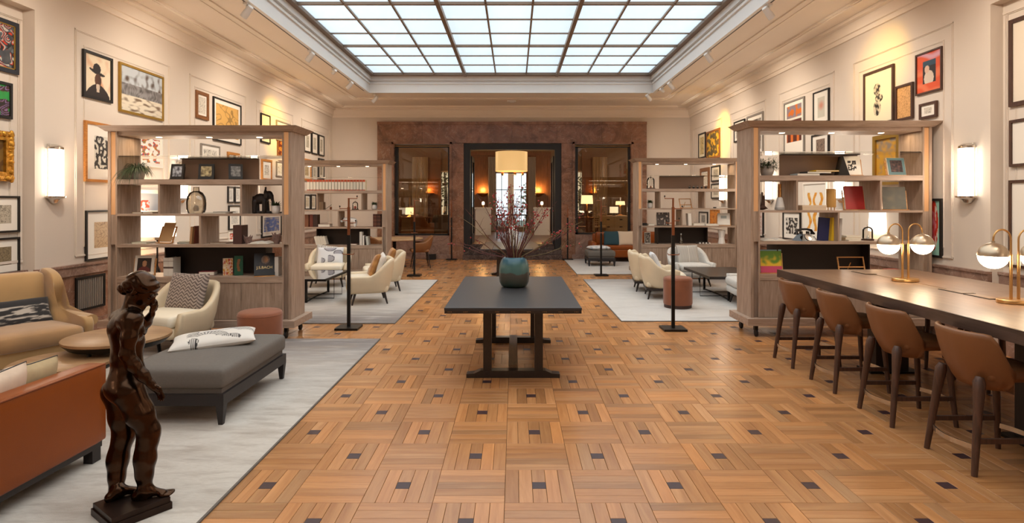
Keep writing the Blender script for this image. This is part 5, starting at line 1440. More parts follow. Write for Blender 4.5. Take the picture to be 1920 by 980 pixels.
fieldthing('bird_figure', 'red brown carved bird figure at left post, right bookcase', 'figurine', spot(FRc, 1429, 2, .18), 0, 'walnut_leg', (-.08, -.06, -.005), (.08, .06, .24), .004,
    [('e', (-.005, 0, .03), (.062, .03, .028), .01), ('c', (-.03, 0, .03), (-.03, 0, .2), .013, .011, .008), ('c', (0, 0, .04), (.0, 0, .22), .013, .011, .008), ('c', (.025, 0, .04), (.025, 0, .18), .012, .010, .008), ('c', (.04, 0, .03), (.07, 0, .02), .014, .004, .006)])
t = thing('vase', 'white conical vase with tall gold neck, right bookcase', 'vase', spot(FRc, 1462, 2, .18))
G().lathe([(.048, 0), (.056, .006), (.06, .035), (.035, .15), (.026, .165)], n=28).build('body', 'ceramic_white', t, True); G().lathe([(.0605, .004), (.0612, .03), (.0605, .036)], n=28).build('base_band', 'ceramic_grey', t, True)
G().lathe([(.024, .165), (.022, .33), (.026, .335), (.02, .33), (.0, .3)], n=20).build('neck', 'brass', t, True)
x, y, z = spot(FRc, 1521, 2, .12); t = thing('box', 'cream lidded box lying on second shelf, right bookcase', 'box', (x, y, z))
G().box(-.15, .15, -.08, .08, 0, .04).build('body', colmat('#d9c3a6'), t); G().box(-.153, .153, -.083, .083, .04, .064).build('lid', colmat('#dcc7ab'), t)
t = thing('glass_jar', 'amber cylinder glass lantern beside the cream box, right bookcase', 'lantern', spot(FRc, 1558.5, 2, .15))
G().lathe([(.05, .035), (.056, .045), (.056, .27), (.05, .27), (.05, .05), (0, .05)], n=28).build('glass', 'amber_glass', t, True)
for k in range(3): G().tube([(.04*math.cos(2.1*k), .04*math.sin(2.1*k), 0), (.042*math.cos(2.1*k), .042*math.sin(2.1*k), .037)], .006, 8).build('foot', 'brass', t, True)
t = easel_print('red book displayed on a wooden stand, right bookcase', FRc, 1584, 1622, 2, .31, lambda u, v: mixc(srgb('#a0231f'), srgb('#8a1c1c'), nz(u, v, 3, 4)), .18, .1, .16, 'light_wood', 'mat_board', .0, back=1)
easel_print('grey green book displayed on a wooden stand, right bookcase', FRc, 1657, 1698, 2, .30, lambda u, v: mixc(srgb('#5e5d52'), srgb('#7a705f'), nz(u, v, 4, 8)+v*.3), .18, -.12, .16, 'light_wood', 'mat_board', .0, back=1)
openbook('large open book near the left post, right bookcase', FRc, 1424, 1471, 3)
# telephone
t = thing('telephone', 'black rotary telephone on third shelf, right bookcase', 'telephone', spot(FRc, 1508, 3, .16), .25)
mat('black_gloss', '#14110f', .18, coat=.5)
G().frust(-.11, .11, -.09, .09, 0, -.06, .06, -.05, .05, .085).build('body', 'black_gloss', t)
G().lathe([(.042, 0), (.048, .004), (.048, .012), (.02, .016), (0, .016)], n=24).xf(Matrix.Translation((0, -.062, .045)) @ Matrix.Rotation(R(62), 4, 'X')).build('dial', 'steel', t, True)
for s in (-1, 1): G().box(s*.05-.01, s*.05+.01, -.02, .02, .085, .118).build('cradle', 'black_gloss', t)
hd_ = G().tube([(-.125, 0, .098), (-.10, 0, .132), (-.04, 0, .145), (.04, 0, .145), (.10, 0, .132), (.125, 0, .098)], [.016, .018, .014, .014, .018, .016], 12).build('handset', 'black_gloss', t, True)
for s in (-1, 1): G().lathe([(.03, 0), (.033, .01), (.02, .03)], n=18).xf(Matrix.Translation((s*.122, 0, .078))).build('cup', 'black_gloss', hd_, True)
G().tube([(.1, .02, .01), (.15, .0, .05), (.16, -.02, .02), (.14, -.03, .008)], .005, 6).build('cord', 'black_gloss', t, True)
x, y, z = spot(FRc, 1542, 3, .12)
t = thing('book', 'navy blue book with its face outwards, right bookcase', 'book', (x, y, z), .1)
M = Matrix.Rotation(.08, 4, 'Y'); G().box(-.07, .07, -.014, .014, 0, .295).xf(M).build('cover', colmat('#1f2450'), t); G().box(-.068, .071, -.010, .010, .003, .292).xf(M).build('pages', 'paper', t)
for k, (a, b, h, col, nm) in enumerate(((1552, 1556.5, .295, '#d6ae1e', 'yellow'), (1557, 1561, .28, '#d8cfc4', 'white'), (1561.5, 1566, .285, '#6a3a34', 'maroon patterned'), (1566.3, 1570.5, .285, '#b5b0aa', 'speckled grey'))):
    book('%s hardback standing next to the third shelf divider, right bookcase' % nm, FRc, a, b, 3, h, col, .18, lean=.05)
flatbook('tan book lying beside the divider, right bookcase', FRc, 1577, 1606, 3, .04, '#c9b08c')
flatbook('white book on top of the tan book, right bookcase', FRc, 1578, 1607, 3, .024, '#e2d8c6', .2, .18, .08, .0405)
flatbook('small pale book lying in front of the tan book, right bookcase', FRc, 1588, 1610, 3, .02, '#d9cdb8', .06, .08)
cloche('glass dome over small ornament on third shelf, right bookcase', spot(FRc, 1627, 3, .2), .06, .2, 'ceramic_white')
easel_print('book with green and pink landscape cover on a wooden stand, right bookcase', FRc, 1426, 1466, 4, .30, lambda u, v: srgb('#c8456a') if v < .28 else mixc(srgb('#e0b428'), srgb('#5f8a22'), (v-.35)*3+1.6*nz(u, v, 5, 3)) if v < .95 else srgb('#7aa0b0'), .1, 0., .12, 'light_wood', 'mat_board', .0, back=1)
bookrest('empty wooden easel on the counter before the dark panel, right bookcase', FRc, 1567, 1630, 4, .21, .14, 0, paper=False, lean=.25)
flatbook('white book lying right of the dark panel, right bookcase', FRc, 1662, 1708, 4, .03, '#dcd5ca', .12)
flatbook('red book on top of the white book, right bookcase', FRc, 1660, 1684, 4, .022, '#b83a24', .12, .12, .2, .0305)

# --- back left bookcase
for k in range(19):
    px = 578+k*5.75; bd = [(.0, .08, '#a8401f'), (.80, 1.0, '#b5471f')]
    book('white volume with red title band, %s from the left of the uniform row' % ORD[k], BLc, px, px+4.7, 1, .235, '#d8d0bf', .15, .16, band=bd, group='uniform white volumes on the back left bookcase')
for k, (a, b, col, nm) in enumerate(((597, 600.2, '#3a2a20', 'dark'), (600.6, 604, '#a08060', 'tan'), (604.4, 608, '#8a6f55', 'brown'))):
    book('small %s book on second shelf of back left bookcase' % nm, BLc, a, b, 2, .17, col, .2)
t = thing('ornament', 'thin metal tongs resting on a ball, back left bookcase', 'ornament', spot(BLc, 616, 2, .2)); G().tube([(-.08, 0, .005), (.07, 0, .11)], .005, 6).build('rod', 'black_metal', t); G().ball((.05, 0, .04), .028, 12).build('ball', 'copper', t, True); G().tube([(.05, 0, 0), (.05, 0, .02)], .02, 10).build('foot', 'copper', t)
cloche('glass dome over red ball on back left bookcase', spot(BLc, 666, 2, .2), .062, .2, 'ball')
plant('small leafy plant in white pot, back left bookcase', spot(BLc, 702, 2, .2), .065, .11, 'bush', 12)
for k, (a, b, col, nm) in enumerate(((571, 581, '#7a4a30', 'russet'), (583, 589, '#6b3020', 'red brown'), (589.5, 597.5, '#3a221a', 'dark brown'))):
    book('%s leather volume on third shelf of back left bookcase' % nm, BLc, a, b, 3, .27, col, .2)
flatbook('brown leather album lying on third shelf of back left bookcase', BLc, 599, 621, 3, .06, '#6a3424')
fieldthing('elephant_figure', 'white ceramic elephant with raised trunk, back left bookcase', 'figurine', spot(BLc, 656, 3, .15), 0, 'ceramic_white', (-.24, -.1, -.005), (.2, .1, .24), .006,
    [('e', (.04, 0, .135), (.12, .07, .07), .02), ('e', (-.09, 0, .155), (.055, .05, .055), .02), ('c', (-.13, 0, .15), (-.18, 0, .11), .025, .018, .015), ('c', (-.18, 0, .11), (-.215, 0, .14), .018, .012, .012),
     ('c', (-.04, -.035, .11), (-.04, -.035, .02), .032, .028, .012), ('c', (-.04, .035, .11), (-.03, .035, .02), .032, .028, .012), ('c', (.12, -.035, .11), (.12, -.035, .02), .034, .028, .012), ('c', (.12, .035, .11), (.11, .035, .02), .034, .028, .012), ('e', (-.07, -.055, .15), (.03, .01, .045), .008), ('e', (-.07, .055, .15), (.03, .01, .045), .008)])
for k, (a, b) in enumerate(((701, 708), (708.6, 715.5))): book('brown plaid bound volume by the right post, %s' % ('left', 'right')[k], BLc, a, b, 3, .28, ('#5a3022', '#4a2a20')[k], .2, band=[(.2, .24, '#8a5a40'), (.5, .54, '#8a5a40'), (.78, .82, '#8a5a40')])
for k in range(4): book('cream paperback, %s from the left of four leaning, back left bookcase' % ORD[k], BLc, 595+k*5, 599.6+k*5, 4, .19, '#e0d8c8', .15, lean=-.26, group='cream paperbacks leaning on the back left bookcase')
flatbook('dark red book lying on the counter, back left bookcase', BLc, 656, 671, 4, .03, '#5a2020')
for k, (a, b, h, col, nm) in enumerate(((676, 680.6, .29, '#e2ddd4', 'tall white'), (682, 684.6, .21, '#f0ece4', 'slim white'), (685, 687, .2, '#3a2a22', 'slim black'), (689, 693, .19, '#c9c9c0', 'pale grey'))):
    book('%s book standing on the counter, back left bookcase' % nm, BLc, a, b, 4, h, col, .15, lean=-.12 if k == 3 else 0)

# --- back right bookcase
cloche('glass dome on top shelf of back right bookcase', spot(BRc, 1220, 1, .2), .085, .3, 'copper')
for k in range(5):
    t = thing('ornament', 'small dark nut-shaped ornament, %s from the left of five, back right bookcase' % ORD[k], 'ornament', spot(BRc, 1293+k*7.6, 1, .12), 0, 'row of small dark ornaments'); G().ball((0, 0, .03), .03, 10).build('body', 'dark_wood', t, True); G().tube([(0, 0, .055), (.01, 0, .075)], .006, 6).build('stalk', 'dark_wood', t)
plant('small green plant in white pot, back right bookcase', spot(BRc, 1219, 2, .2), .06, .12, 'bush', 22)
bookrest('empty wooden easel on second shelf of back right bookcase', BRc, 1272, 1302, 2, .23, .2, .2, paper=False)
flatbook('thin dark folder on second shelf, back right bookcase', BRc, 1340, 1362, 2, .025, '#2a221e')
easel_print('dark print with pale leaf marks, back right bookcase', BRc, 1231, 1256, 3, .29, lambda u, v: srgb('#c9bcae') if nz(u*1.2, v*.7, 7, 3) > .32 else srgb('#4a403c'), .15, .1, .12, 'dark_wood', 'mat_board', .0)
t = thing('box', 'small black box on third shelf, back right bookcase', 'box', spot(BRc, 1208, 3, .15)); G().box(-.05, .05, -.04, .04, 0, .035).build('body', 'black_frame', t); G().box(-.052, .052, -.042, .042, .035, .055).build('lid', 'black_frame', t)
flatbook('white booklet beside the small black box, back right bookcase', BRc, 1214, 1225, 3, .04, '#ded6c8')
book('white upright book on third shelf, back right bookcase', BRc, 1289, 1295, 3, .27, '#e6e0d6', .15, lean=-.06)
flatbook('wide white book lying on third shelf, back right bookcase', BRc, 1298, 1319, 3, .05, '#e2dccf')
flatbook('white and black book lying by the display stand, back right bookcase', BRc, 1321, 1345, 3, .04, '#d5cfc6', .12)
easel_print('white catalogue on a wooden stand, back right bookcase', BRc, 1346, 1368, 3, .28, lambda u, v: srgb('#9aa09c') if .25 < u < .75 and .55 < v < .8 else srgb('#e0dcd4'), .15, -.3, .3, 'light_wood', 'mat_board', .0, back=1)
easel_print('glass block with engraved figure on counter, back right bookcase', BRc, 1208, 1220, 4, .26, lambda u, v: mixc(srgb('#3a302a'), srgb('#b0a494'), nz(u, v, 6, 6)+.3), .15, .2, .05, 'steel', 'mat_board', .05)
t = thing('bottle', 'small glass bottle on the counter of back right bookcase', 'bottle', spot(BRc, 1277, 4, .12)); G().lathe([(.03, 0), (.036, .01), (.036, .10), (.014, .14), (.012, .19), (.018, .2)], n=18).build('body', 'bottle_glass', t, True); G().ball((0, 0, .215), .016, 10).build('stopper', 'ceramic_white', t, True)
t = thing('ornament', 'dark branch ornament with white pebbles, back right bookcase', 'ornament', spot(BRc, 1320, 4, .12)); G().tube([(-.18, 0, .02), (-.05, 0, .045), (.1, 0, .02)], .016, 8).build('branch', 'dark_wood', t)
for k in range(4): G().ball((-.1+k*.07, -.04, .018), .02, 8, sc=(1.2, 1, .9)).build('pebble', 'ceramic_white', t, True)
t = thing('vase', 'white folded paper vase on the counter, back right bookcase', 'vase', spot(BRc, 1353, 4, .15)); G().lathe([(.075, 0), (.08, .01), (.06, .14), (.085, .30), (.075, .30), (.05, .14), (0, .03)], n=9).build('body', 'ceramic_white', t)
# ------------------------------------------------------------------ framed pictures on the side walls
def A(bg, *pal, s=4., sd=0., th=0., det=9.):          # blotchy abstract from a palette
    P = [srgb(c) for c in pal]; b = srgb(bg)
    def f(u, v):
        q = nz(u, v, s, sd)
        if q < th: return mixc(b, P[0], .15*nz(u, v, det, sd+2)+.05)
        k = int((nz(u, v, s*1.3, sd+5)+1)*2.7*len(P)) % len(P); return P[k]
    return f
def SK(bg, ink, s=9., sd=0., box=(.15, .15, .85, .85), mt=None, lim=.09, fill=None):   # line drawing on a tinted sheet
    b, i_, m = srgb(bg), srgb(ink), srgb(mt) if mt else None; fl = srgb(fill) if fill else None
    def f(u, v):
        if m and not (box[0] < u < box[2] and box[1] < v < box[3]): return m
        q = nz(u, v, s, sd); q2 = nz(u, v, s*2.2, sd+4)
        if abs(q) < lim*.6 or (q > .25 and abs(q2) < lim): return mixc(i_, b, .25)
        return mixc(b, fl or b, max(0, q2))
    return f
def hat_man(u, v):
    bg = mixc(srgb('#e6d6ba'), srgb('#d49a70'), max(0, nz(u, v, 4, 2)*1.6))
    if v < .30-.55*(u-.5)**2*2.2+.02 and abs(u-.5) < .46:
        if abs(u-.5) < .05+.1*(v-.1) and v > .12: return srgb('#c9b7a4')
        return srgb('#2b211d')
    if math.hypot((u-.5)/.13, (v-.42)/.16) < 1: return mixc(srgb('#5a3826'), srgb('#3a241a'), (u-.4)*4)
    if math.hypot((u-.47)/.31, (v-.59+.16*(u-.47)-.25*(u-.47)**2)/.045) < 1 or math.hypot((u-.46)/.15, (v-.69)/.13) < 1: return srgb('#1e1816')
    return bg
def landscape(u, v):
    if v > .62: return mixc(srgb('#b9c0c6'), srgb('#5a4a40'), 1.6*nz(u*2, v, 6, 3)+.2*(v < .8))
    if v > .36: return mixc(srgb('#8f8c8c'), srgb('#4a4442'), .9*abs(math.sin(u*60+nz(u, v, 5, 1)*6))*.6+nz(u, v, 9, 2))
    return mixc(srgb('#ddd2bd'), srgb('#7a6450'), 2*max(0, nz(u*1.5, v*3, 5, 7)))
def lady(u, v):
    if .24 < u < .78 and .22 < v < .80:
        if math.hypot((u-.42)/.10, (v-.58)/.10) < 1: return srgb('#d9b7a0')
        if math.hypot((u-.5)/.2, (v-.34)/.2) < 1: return srgb('#d8c6b4')
        if v > .66: return srgb('#2c4a5c')
        return srgb('#241f22')
    q = math.sin(v*14+2*u+3*nz(u, v, 2, 3)); return mixc(srgb('#e0582e'), srgb('#d9a6b8') if v > .6 else srgb('#e87a50'), max(0, q))
def totem(u, v):
    for cx, cy, rx, ry in ((.45, .66, .13, .12), (.52, .48, .14, .08), (.45, .29, .14, .15)):
        if math.hypot((u-cx)/rx, (v-cy)/ry) < 1: return mixc(srgb('#2a2420'), srgb('#cfc3aa'), .5+2.2*nz(u, v, 16, cy*9))
    return srgb('#e9dfc0')
def red_figure(u, v):
    d = math.hypot((u-.42)/.42, (v-.55)/.48)
    if d < .55: return mixc(srgb('#e07a8a'), srgb('#d8342a'), nz(u, v, 7, 2)*2+.5)
    if d < 1: return mixc(srgb('#d83a22'), srgb('#f0d8c8'), (nz(u, v, 8, 4) > .2)*1.)
    return srgb('#9fd0bd')
def plants(u, v):
    for cx in (.25, .52, .8):
        if abs(u-cx-.05*math.sin(v*18+cx*9)) < .06+.04*nz(u, v, 9, cx*5) and .12 < v < .85: return mixc(srgb('#d9861e'), srgb('#e8b04a'), nz(u, v, 14, 2)+.5)
    return srgb('#efe8dc')
def framed(label, side, x0, x1, yt, yb, fn, frame='black_frame', fwid=.03, matw=.0, X=None, edge=0, dep=.03, cat='picture', liner=None, minlen=None):
    """x0..x1 pixel span on the wall; yt, yb measured at the edge nearest the camera (edge 0) or farthest (edge 1)"""
    Xw = X if X is not None else (XL if side < 0 else XR)
    ys = sorted((F*Xw/(x0-VX), F*Xw/(x1-VX))); Yn, Yf = ys
    if minlen and Yf-Yn < minlen: Yn = Yf-minlen
    Yr = ys[0] if edge == 0 else ys[1]
    z1, z0 = WZ(yt, Yr), WZ(yb, Yr); w, h = Yf-Yn, z1-z0
    t = thing('picture', label, cat, (Xw-side*(-.001), (Yn+Yf)/2, z0))
    t.location.x = Xw - side*.002
    t.rotation_euler = (0, 0, R(90) if side < 0 else R(-90))     # local -y looks into the room
    fw = fwid
    fr = G().box(-w/2, w/2, -dep, 0, 0, fw).box(-w/2, w/2, -dep, 0, h-fw, h).box(-w/2, -w/2+fw, -dep, 0, fw, h-fw).box(w/2-fw, w/2, -dep, 0, fw, h-fw).build('frame', frame, t)
    if liner: G().box(-w/2+fw, w/2-fw, -dep*.8, 0, fw, fw+.012).box(-w/2+fw, w/2-fw, -dep*.8, 0, h-fw-.012, h-fw).box(-w/2+fw, -w/2+fw+.012, -dep*.8, 0, fw, h-fw).box(w/2-fw-.012, w/2-fw, -dep*.8, 0, fw, h-fw).build('liner', liner, t)
    iw, ih = w-2*fw, h-2*fw
    G().box(-iw/2, iw/2, -dep*.45, -.001, fw, h-fw).build('mat_board', 'mat_board', t)
    mw = matw*min(iw, ih)
    g, cols = grid(iw-2*mw, ih-2*mw, fn, min(170, max(14, int((iw-2*mw)/(.00095*Yn)))), min(170, max(14, int((ih-2*mw)/(.00095*Yn)))))
    g.xf(Matrix.Translation((0, -dep*.45-.0012, fw+mw))).build('artwork', 'print', t, colors=cols)
    return t
mat('navy_frame', '#23262f', .45); mat('gold_frame', '#b08a3e', .4, .6); wood('brown_frame', '#6f4322', '#8f5c30', 'x', 2, .45); wood('orange_frame', '#a8662a', '#c98a44', 'x', 2, .45)
mat('grey_frame', '#8d857c', .5); mat('gilt', '#c08a32', .35, .75, noise_amt=.35, noise_scale=25, bump=.9, bump_scale=30)
NL = XL-.12; NR = XR+.12
framed('navy and gold framed painting with red and white figures, upper left niche', -1, -90, 31, 45, 141, A('#3c3f46', '#c9c4b8', '#c23a26', '#23201f', '#5d6670', s=5, sd=3, th=-.1), 'navy_frame', .045, 0, NL, 1, liner='gold_frame')
framed('dark framed green painting with brown figure, left niche', -1, -75, 19, 157, 224, A('#2f9a48', '#4a2f22', '#8a6a9a', '#2a2420', s=3.5, sd=6, th=0.), 'black_frame', .03, 0, NL, 1)
t = framed('ornate carved gilt frame, left niche', -1, -70, 16, 248, 340, A('#5a3a16', '#7a5a26', s=5), 'gilt', .10, 0, NL, 1, .06)
g = G(); rr = random.Random(4)
w_ = F*NL/(16-VX)-F*NL/(-70-VX); h_ = WZ(248, F*NL/(16-VX))-WZ(340, F*NL/(16-VX))
for k in range(120):                                  # carved scrolls around the gilt frame
    a = rr.random(); u, v = (rr.uniform(-.5, .5), rr.choice((.06, .94))) if a < .45 else (rr.choice((-.44, .44)), rr.random())
    g.ball((u*w_, -.06, v*h_), rr.uniform(.018, .034), 8, sc=(1, .8, 1))
o = g.build('carving', 'gilt', t, True); o['kind'] = 'stuff'
framed('black framed grey sketch in wide white mat, left niche, upper', -1, -70, 33, 367.5, 434.5, SK('#b6ac9a', '#4a4238', 8, 3), 'black_frame', .022, .22, NL, 1)
framed('black framed brown sketch in wide white mat, left niche, lowest', -1, -70, 33, 443.8, 510, SK('#8a7a5e', '#3a3026', 11, 8), 'black_frame', .022, .22, NL, 1)
framed('portrait of a man in a black hat on the left wall', -1, 153, 208, 91, 180.5, hat_man, 'black_frame', .035)
framed('gold framed winter river landscape on the left wall', -1, 221, 304, 115, 208, landscape, 'gold_frame', .03)
framed('wood framed black and white woodcut print beside the left sconce', -1, 156, 232, 225, 340, A('#d9d2c4', '#2a2624', '#4a4440', s=9, sd=4, th=-.05), 'orange_frame', .035, .20)
framed('black framed tan drawing low on left wall beside the bookcase', -1, 158, 226, 394.5, 489.5, SK('#c2a27c', '#8a6a4a', 6, 2), 'black_frame', .022, .22)
framed('small multicoloured abstract seen through the left bookcase', -1, 244, 302, 246, 309, A('#efeae2', '#c8322a', '#e0a020', '#3a8a4a', '#2a5aa0', '#d85a20', s=7, sd=9, th=.02), 'white_metal', .015, .1)
framed('picture of red flowers on grey blue, through left bookcase', -1, 250, 300, 355, 402, lambda u, v: srgb('#c03a2c') if (u < .55 and v < .6 and nz(u, v, 7, 4) > 0) else srgb('#8f939c'), 'white_metal', .012, .12)
framed('small brown framed miniature print on the left wall', -1, 365, 389, 168, 220, SK('#d8cfc0', '#8a8276', 12, 4), 'brown_frame', .06, .12)
framed('dark framed ochre drawing with winding lines on left wall', -1, 398, 450, 180, 262, SK('#d9a95e', '#8a6a3a', 4, 12), 'black_frame', .025, .10)
framed('grey framed pencil drawing through the left bookcase top', -1, 375, 410, 268, 318, SK('#ded6c8', '#4a443e', 7, 14), 'grey_frame', .02, .16)
framed('small orange wood frame above the right photo easel', -1, 425, 447, 284, 320, SK('#cfc2ac', '#7a6a54', 8, 15), 'orange_frame', .05, .1)
for k, (a, b, c, d, nm) in enumerate(((425.5, 437, 349, 380, 'left of the small upper pair'), (438.5, 450, 349.5, 380, 'right of the small upper pair'), (427, 449, 385, 431, 'tall below the small pair'))):
    framed('thin black framed drawing through left bookcase, '+nm, -1, a, b, c, d, SK('#d8d2c8', '#8a847a', 9, 20+k), 'black_frame', .022, .2)
framed('small red print low on the wall through left bookcase', -1, 427, 443, 435, 453, A('#d8d0c4', '#d0442c', s=4, sd=5, th=-.1), 'mat_board', .02, .12)
framed('black framed blue figure print through left bookcase', -1, 489, 526, 398, 446, lambda u, v: mixc(srgb('#5a6fa8'), srgb('#b8b0a4'), 1.6*nz(u, v, 7, 3)+.4*(abs(u-.5) > .3)), 'black_frame', .03, .18)
framed('black framed print in the yellow light on left wall', -1, 487.5, 505, 211, 266, SK('#cdb488', '#5a4a30', 8, 31, (.2, .2, .8, .62), '#ece0c0'), 'black_frame', .03, 0)
framed('pale wood framed print above the left bookcase crown', -1, 517, 543, 224, 262, SK('#e0d4b4', '#8a7a58', 7, 33), 'grey_frame', .03, .15)
framed('dark red glossy painting seen beside the left post', -1, 519, 545, 250, 292, A('#5a1c12', '#c86a1e', '#2a1410', '#d89a3a', s=6, sd=8, th=-.1), 'brown_frame', .03, 0)
framed('orange wood framed figure print below the yellow light', -1, 489, 508, 297, 338, SK('#d8d0c0', '#4a443c', 10, 35, (.25, .2, .75, .8), '#ece6da'), 'orange_frame', .05, 0)
framed('pale print beside the orange wood frame, left wall', -1, 517, 541, 302, 330, SK('#e4dccb', '#9a907c', 8, 36), 'grey_frame', .02, .15)
for k, (a, b, c, d) in enumerate(((569, 582, 243, 284), (583.5, 594.5, 247, 288), (596.5, 606.5, 252, 291))):
    framed('black framed narrow print, %s of three at the end of left wall' % ('first', 'second', 'third')[k], -1, a, b, c, d, SK('#b7ad98', '#6a6252', 6, 40+k, (.25, .18, .75, .82), '#e6ded0'), 'black_frame', .035, 0)
framed('brown framed print under the three narrow prints', -1, 566, 582, 296, 338, SK('#b7a078', '#6a5236', 6, 45, (.25, .18, .75, .82), '#e2d6c0'), 'orange_frame', .06, 0)
framed('plain framed print between two others, end of left wall', -1, 584, 594, 306, 338, SK('#b7ad98', '#6a6252', 6, 46, (.25, .18, .75, .82), '#e2d9ca'), 'grey_frame', .04, 0)
framed('black framed print below third narrow print, end of left wall', -1, 596, 606.5, 296, 336, SK('#a79d88', '#5a5242', 6, 47, (.25, .18, .75, .82), '#ddd4c4'), 'black_frame', .045, 0)
for k, (a, b) in enumerate(((570, 580), (582, 591))):
    framed('thin framed pale sketch low at the end of left wall, %s of the pair' % ('left', 'right')[k], -1, a, b, 364, 393, SK('#d0c2a8', '#8a7a62', 6, 50+k), 'black_frame', .03, .15)
# right wall
framed('big dark framed print with red and black figure, right niche', 1, 1896, 2060, 39, 201, lambda u, v: srgb('#2a2c3a') if (u > .45 and v > .62 and nz(u, v, 6, 3) > -.15) else srgb('#d2506a') if (u > .4 and .28 < v <= .62 and nz(u, v, 7, 5) > -.1) else srgb('#e9dcc8'), 'walnut_leg', .045, 0, NR, 1)
framed('dark framed print with grey animal shape, right niche', 1, 1897, 2060, 226, 313, lambda u, v: srgb('#4a4440') if math.hypot((u-.5)/.3, (v-.3)/.18) < 1 else srgb('#ece4d8'), 'walnut_leg', .03, 0, NR, 1)
framed('tall dark framed print behind the globe lamp, right niche', 1, 1896, 2060, 338, 500, SK('#cfd0d0', '#4a4a50', 4, 60, (.25, .15, .9, .85), '#ece4d8'), 'walnut_leg', .03, 0, NR, 1)
framed('tall print of a black totem of masks on right wall', 1, 1622, 1678.5, 119, 228, totem, 'walnut_leg', .035)
framed('dark framed ochre drawing of fine upright lines, right wall', 1, 1682, 1714.5, 153, 221, SK('#d9a468', '#9a6a34', 12, 62), 'walnut_leg', .03)
framed('orange print with a lady in profile on right wall', 1, 1720, 1769.5, 86, 167, lady, 'walnut_leg', .02)
framed('small black framed sketch under the orange lady print', 1, 1727, 1759.5, 188, 218, SK('#d6cdbd', '#7a7264', 9, 64, (.22, .22, .75, .78), '#efe8dc'), 'walnut_leg', .03)
framed('silver framed painting of orange and brown rows, right wall', 1, 1472, 1510, 180, 290, lambda u, v: srgb('#efe6d8') if not (.1 < u < .9 and (.25 < v < .93)) else (srgb('#d0702a') if nz(u, v, 8, 3) > .1 else srgb('#8a7a80')) if v > .70 else srgb('#e8dccb') if v > .66 else (srgb('#d8702a') if (v < .5 and math.sin(u*20) > .3) else srgb('#5a2a1e')), 'grey_frame', .03)
framed('thin black framed pink drawing on grey, right wall', 1, 1527, 1556.5, 164, 227, lambda u, v: mixc(srgb('#c98a74'), srgb('#c9c4b4'), math.hypot((u-.5)/.2, (v-.55)/.15)-.3) if (.25 < u < .75 and .15 < v < .82) else srgb('#ece6da'), 'black_frame', .022)
framed('black framed brown portrait study, through right bookcase top', 1, 1524, 1556.5, 247, 300, SK('#8a7464', '#3a2e28', 5, 66, (.22, .22, .8, .85), '#ece4d8'), 'black_frame', .028)
framed('grey wood framed photograph left of the right bookcase crown', 1, 1402, 1432.5, 208, 288, A('#9a9288', '#3a342e', '#6a5a4a', s=5, sd=7, th=.05), 'grey_frame', .04, .1)
framed('dark frame edge beside the grey photograph, right wall', 1, 1378, 1398, 222, 262, SK('#cfc6b8', '#6a6258', 7, 68), 'black_frame', .03, .15)
framed('gilt framed yellow landscape seen through right bookcase', 1, 1642, 1692, 247, 345, lambda u, v: mixc(srgb('#c8922a'), srgb('#8a7a6a'), 1.5*nz(u, v*2, 5, 4)+.6*(v > .62)), 'gold_frame', .06, 0, dep=.05)
framed('narrow black framed yellowish print, far right wall', 1, 1311, 1324, 247, 295, SK('#c8b078', '#5a5030', 7, 70, (.2, .12, .8, .88), '#e2d6b8'), 'black_frame', .04)
framed('wide framed gold and black print in the yellow light, far right wall', 1, 1326, 1351, 239, 294, A('#c89a2c', '#3a3424', '#6a5a3a', s=6, sd=12, th=-.05), 'brown_frame', .05)
framed('brown framed print over the dark box, back right bookcase', 1, 1314, 1331, 313, 355, SK('#e2d8c4', '#9a8a70', 7, 72), 'brown_frame', .10, .1)
framed('thin framed grey square print, upper of two by the far sconce', 1, 1335, 1351.5, 309, 339, SK('#b5aa96', '#6a6050', 6, 73, (.22, .2, .78, .8), '#ddd2bf'), 'black_frame', .03)
framed('thin framed grey square print, lower of two by the far sconce', 1, 1335, 1351.5, 343, 372, SK('#b5aa96', '#6a6050', 6, 74, (.22, .2, .78, .8), '#ddd2bf'), 'black_frame', .03)
framed('black framed grey print low on far right wall', 1, 1312, 1328, 397, 424, SK('#9a968e', '#5a564e', 6, 75, (.25, .2, .75, .8), '#ddd6ca'), 'black_frame', .03)
framed('bright orange framed print low on far right wall', 1, 1333, 1350, 393, 422, A('#d8822a', '#e0a050', '#b8601a', s=4, sd=8, th=-.1), 'orange_frame', .02)
framed('white framed print of orange plants through right bookcase', 1, 1508, 1552, 340, 452, plants, 'mat_board', .03, .02)
framed('black framed dark woodcut low behind the telephone', 1, 1470, 1503, 397, 452, A('#d8d2c6', '#2a2624', '#3a3430', s=6, sd=14, th=0.), 'black_frame', .03, .18)
framed('black framed red line drawing beside the left post, right bookcase', 1, 1415, 1433, 394, 445, SK('#e2d6cc', '#c05a3a', 6, 77), 'black_frame', .03, .05)
framed('red and turquoise abstract print right of the right bookcase', 1, 1738, 1769, 372, 484, red_figure, 'black_frame', .03)

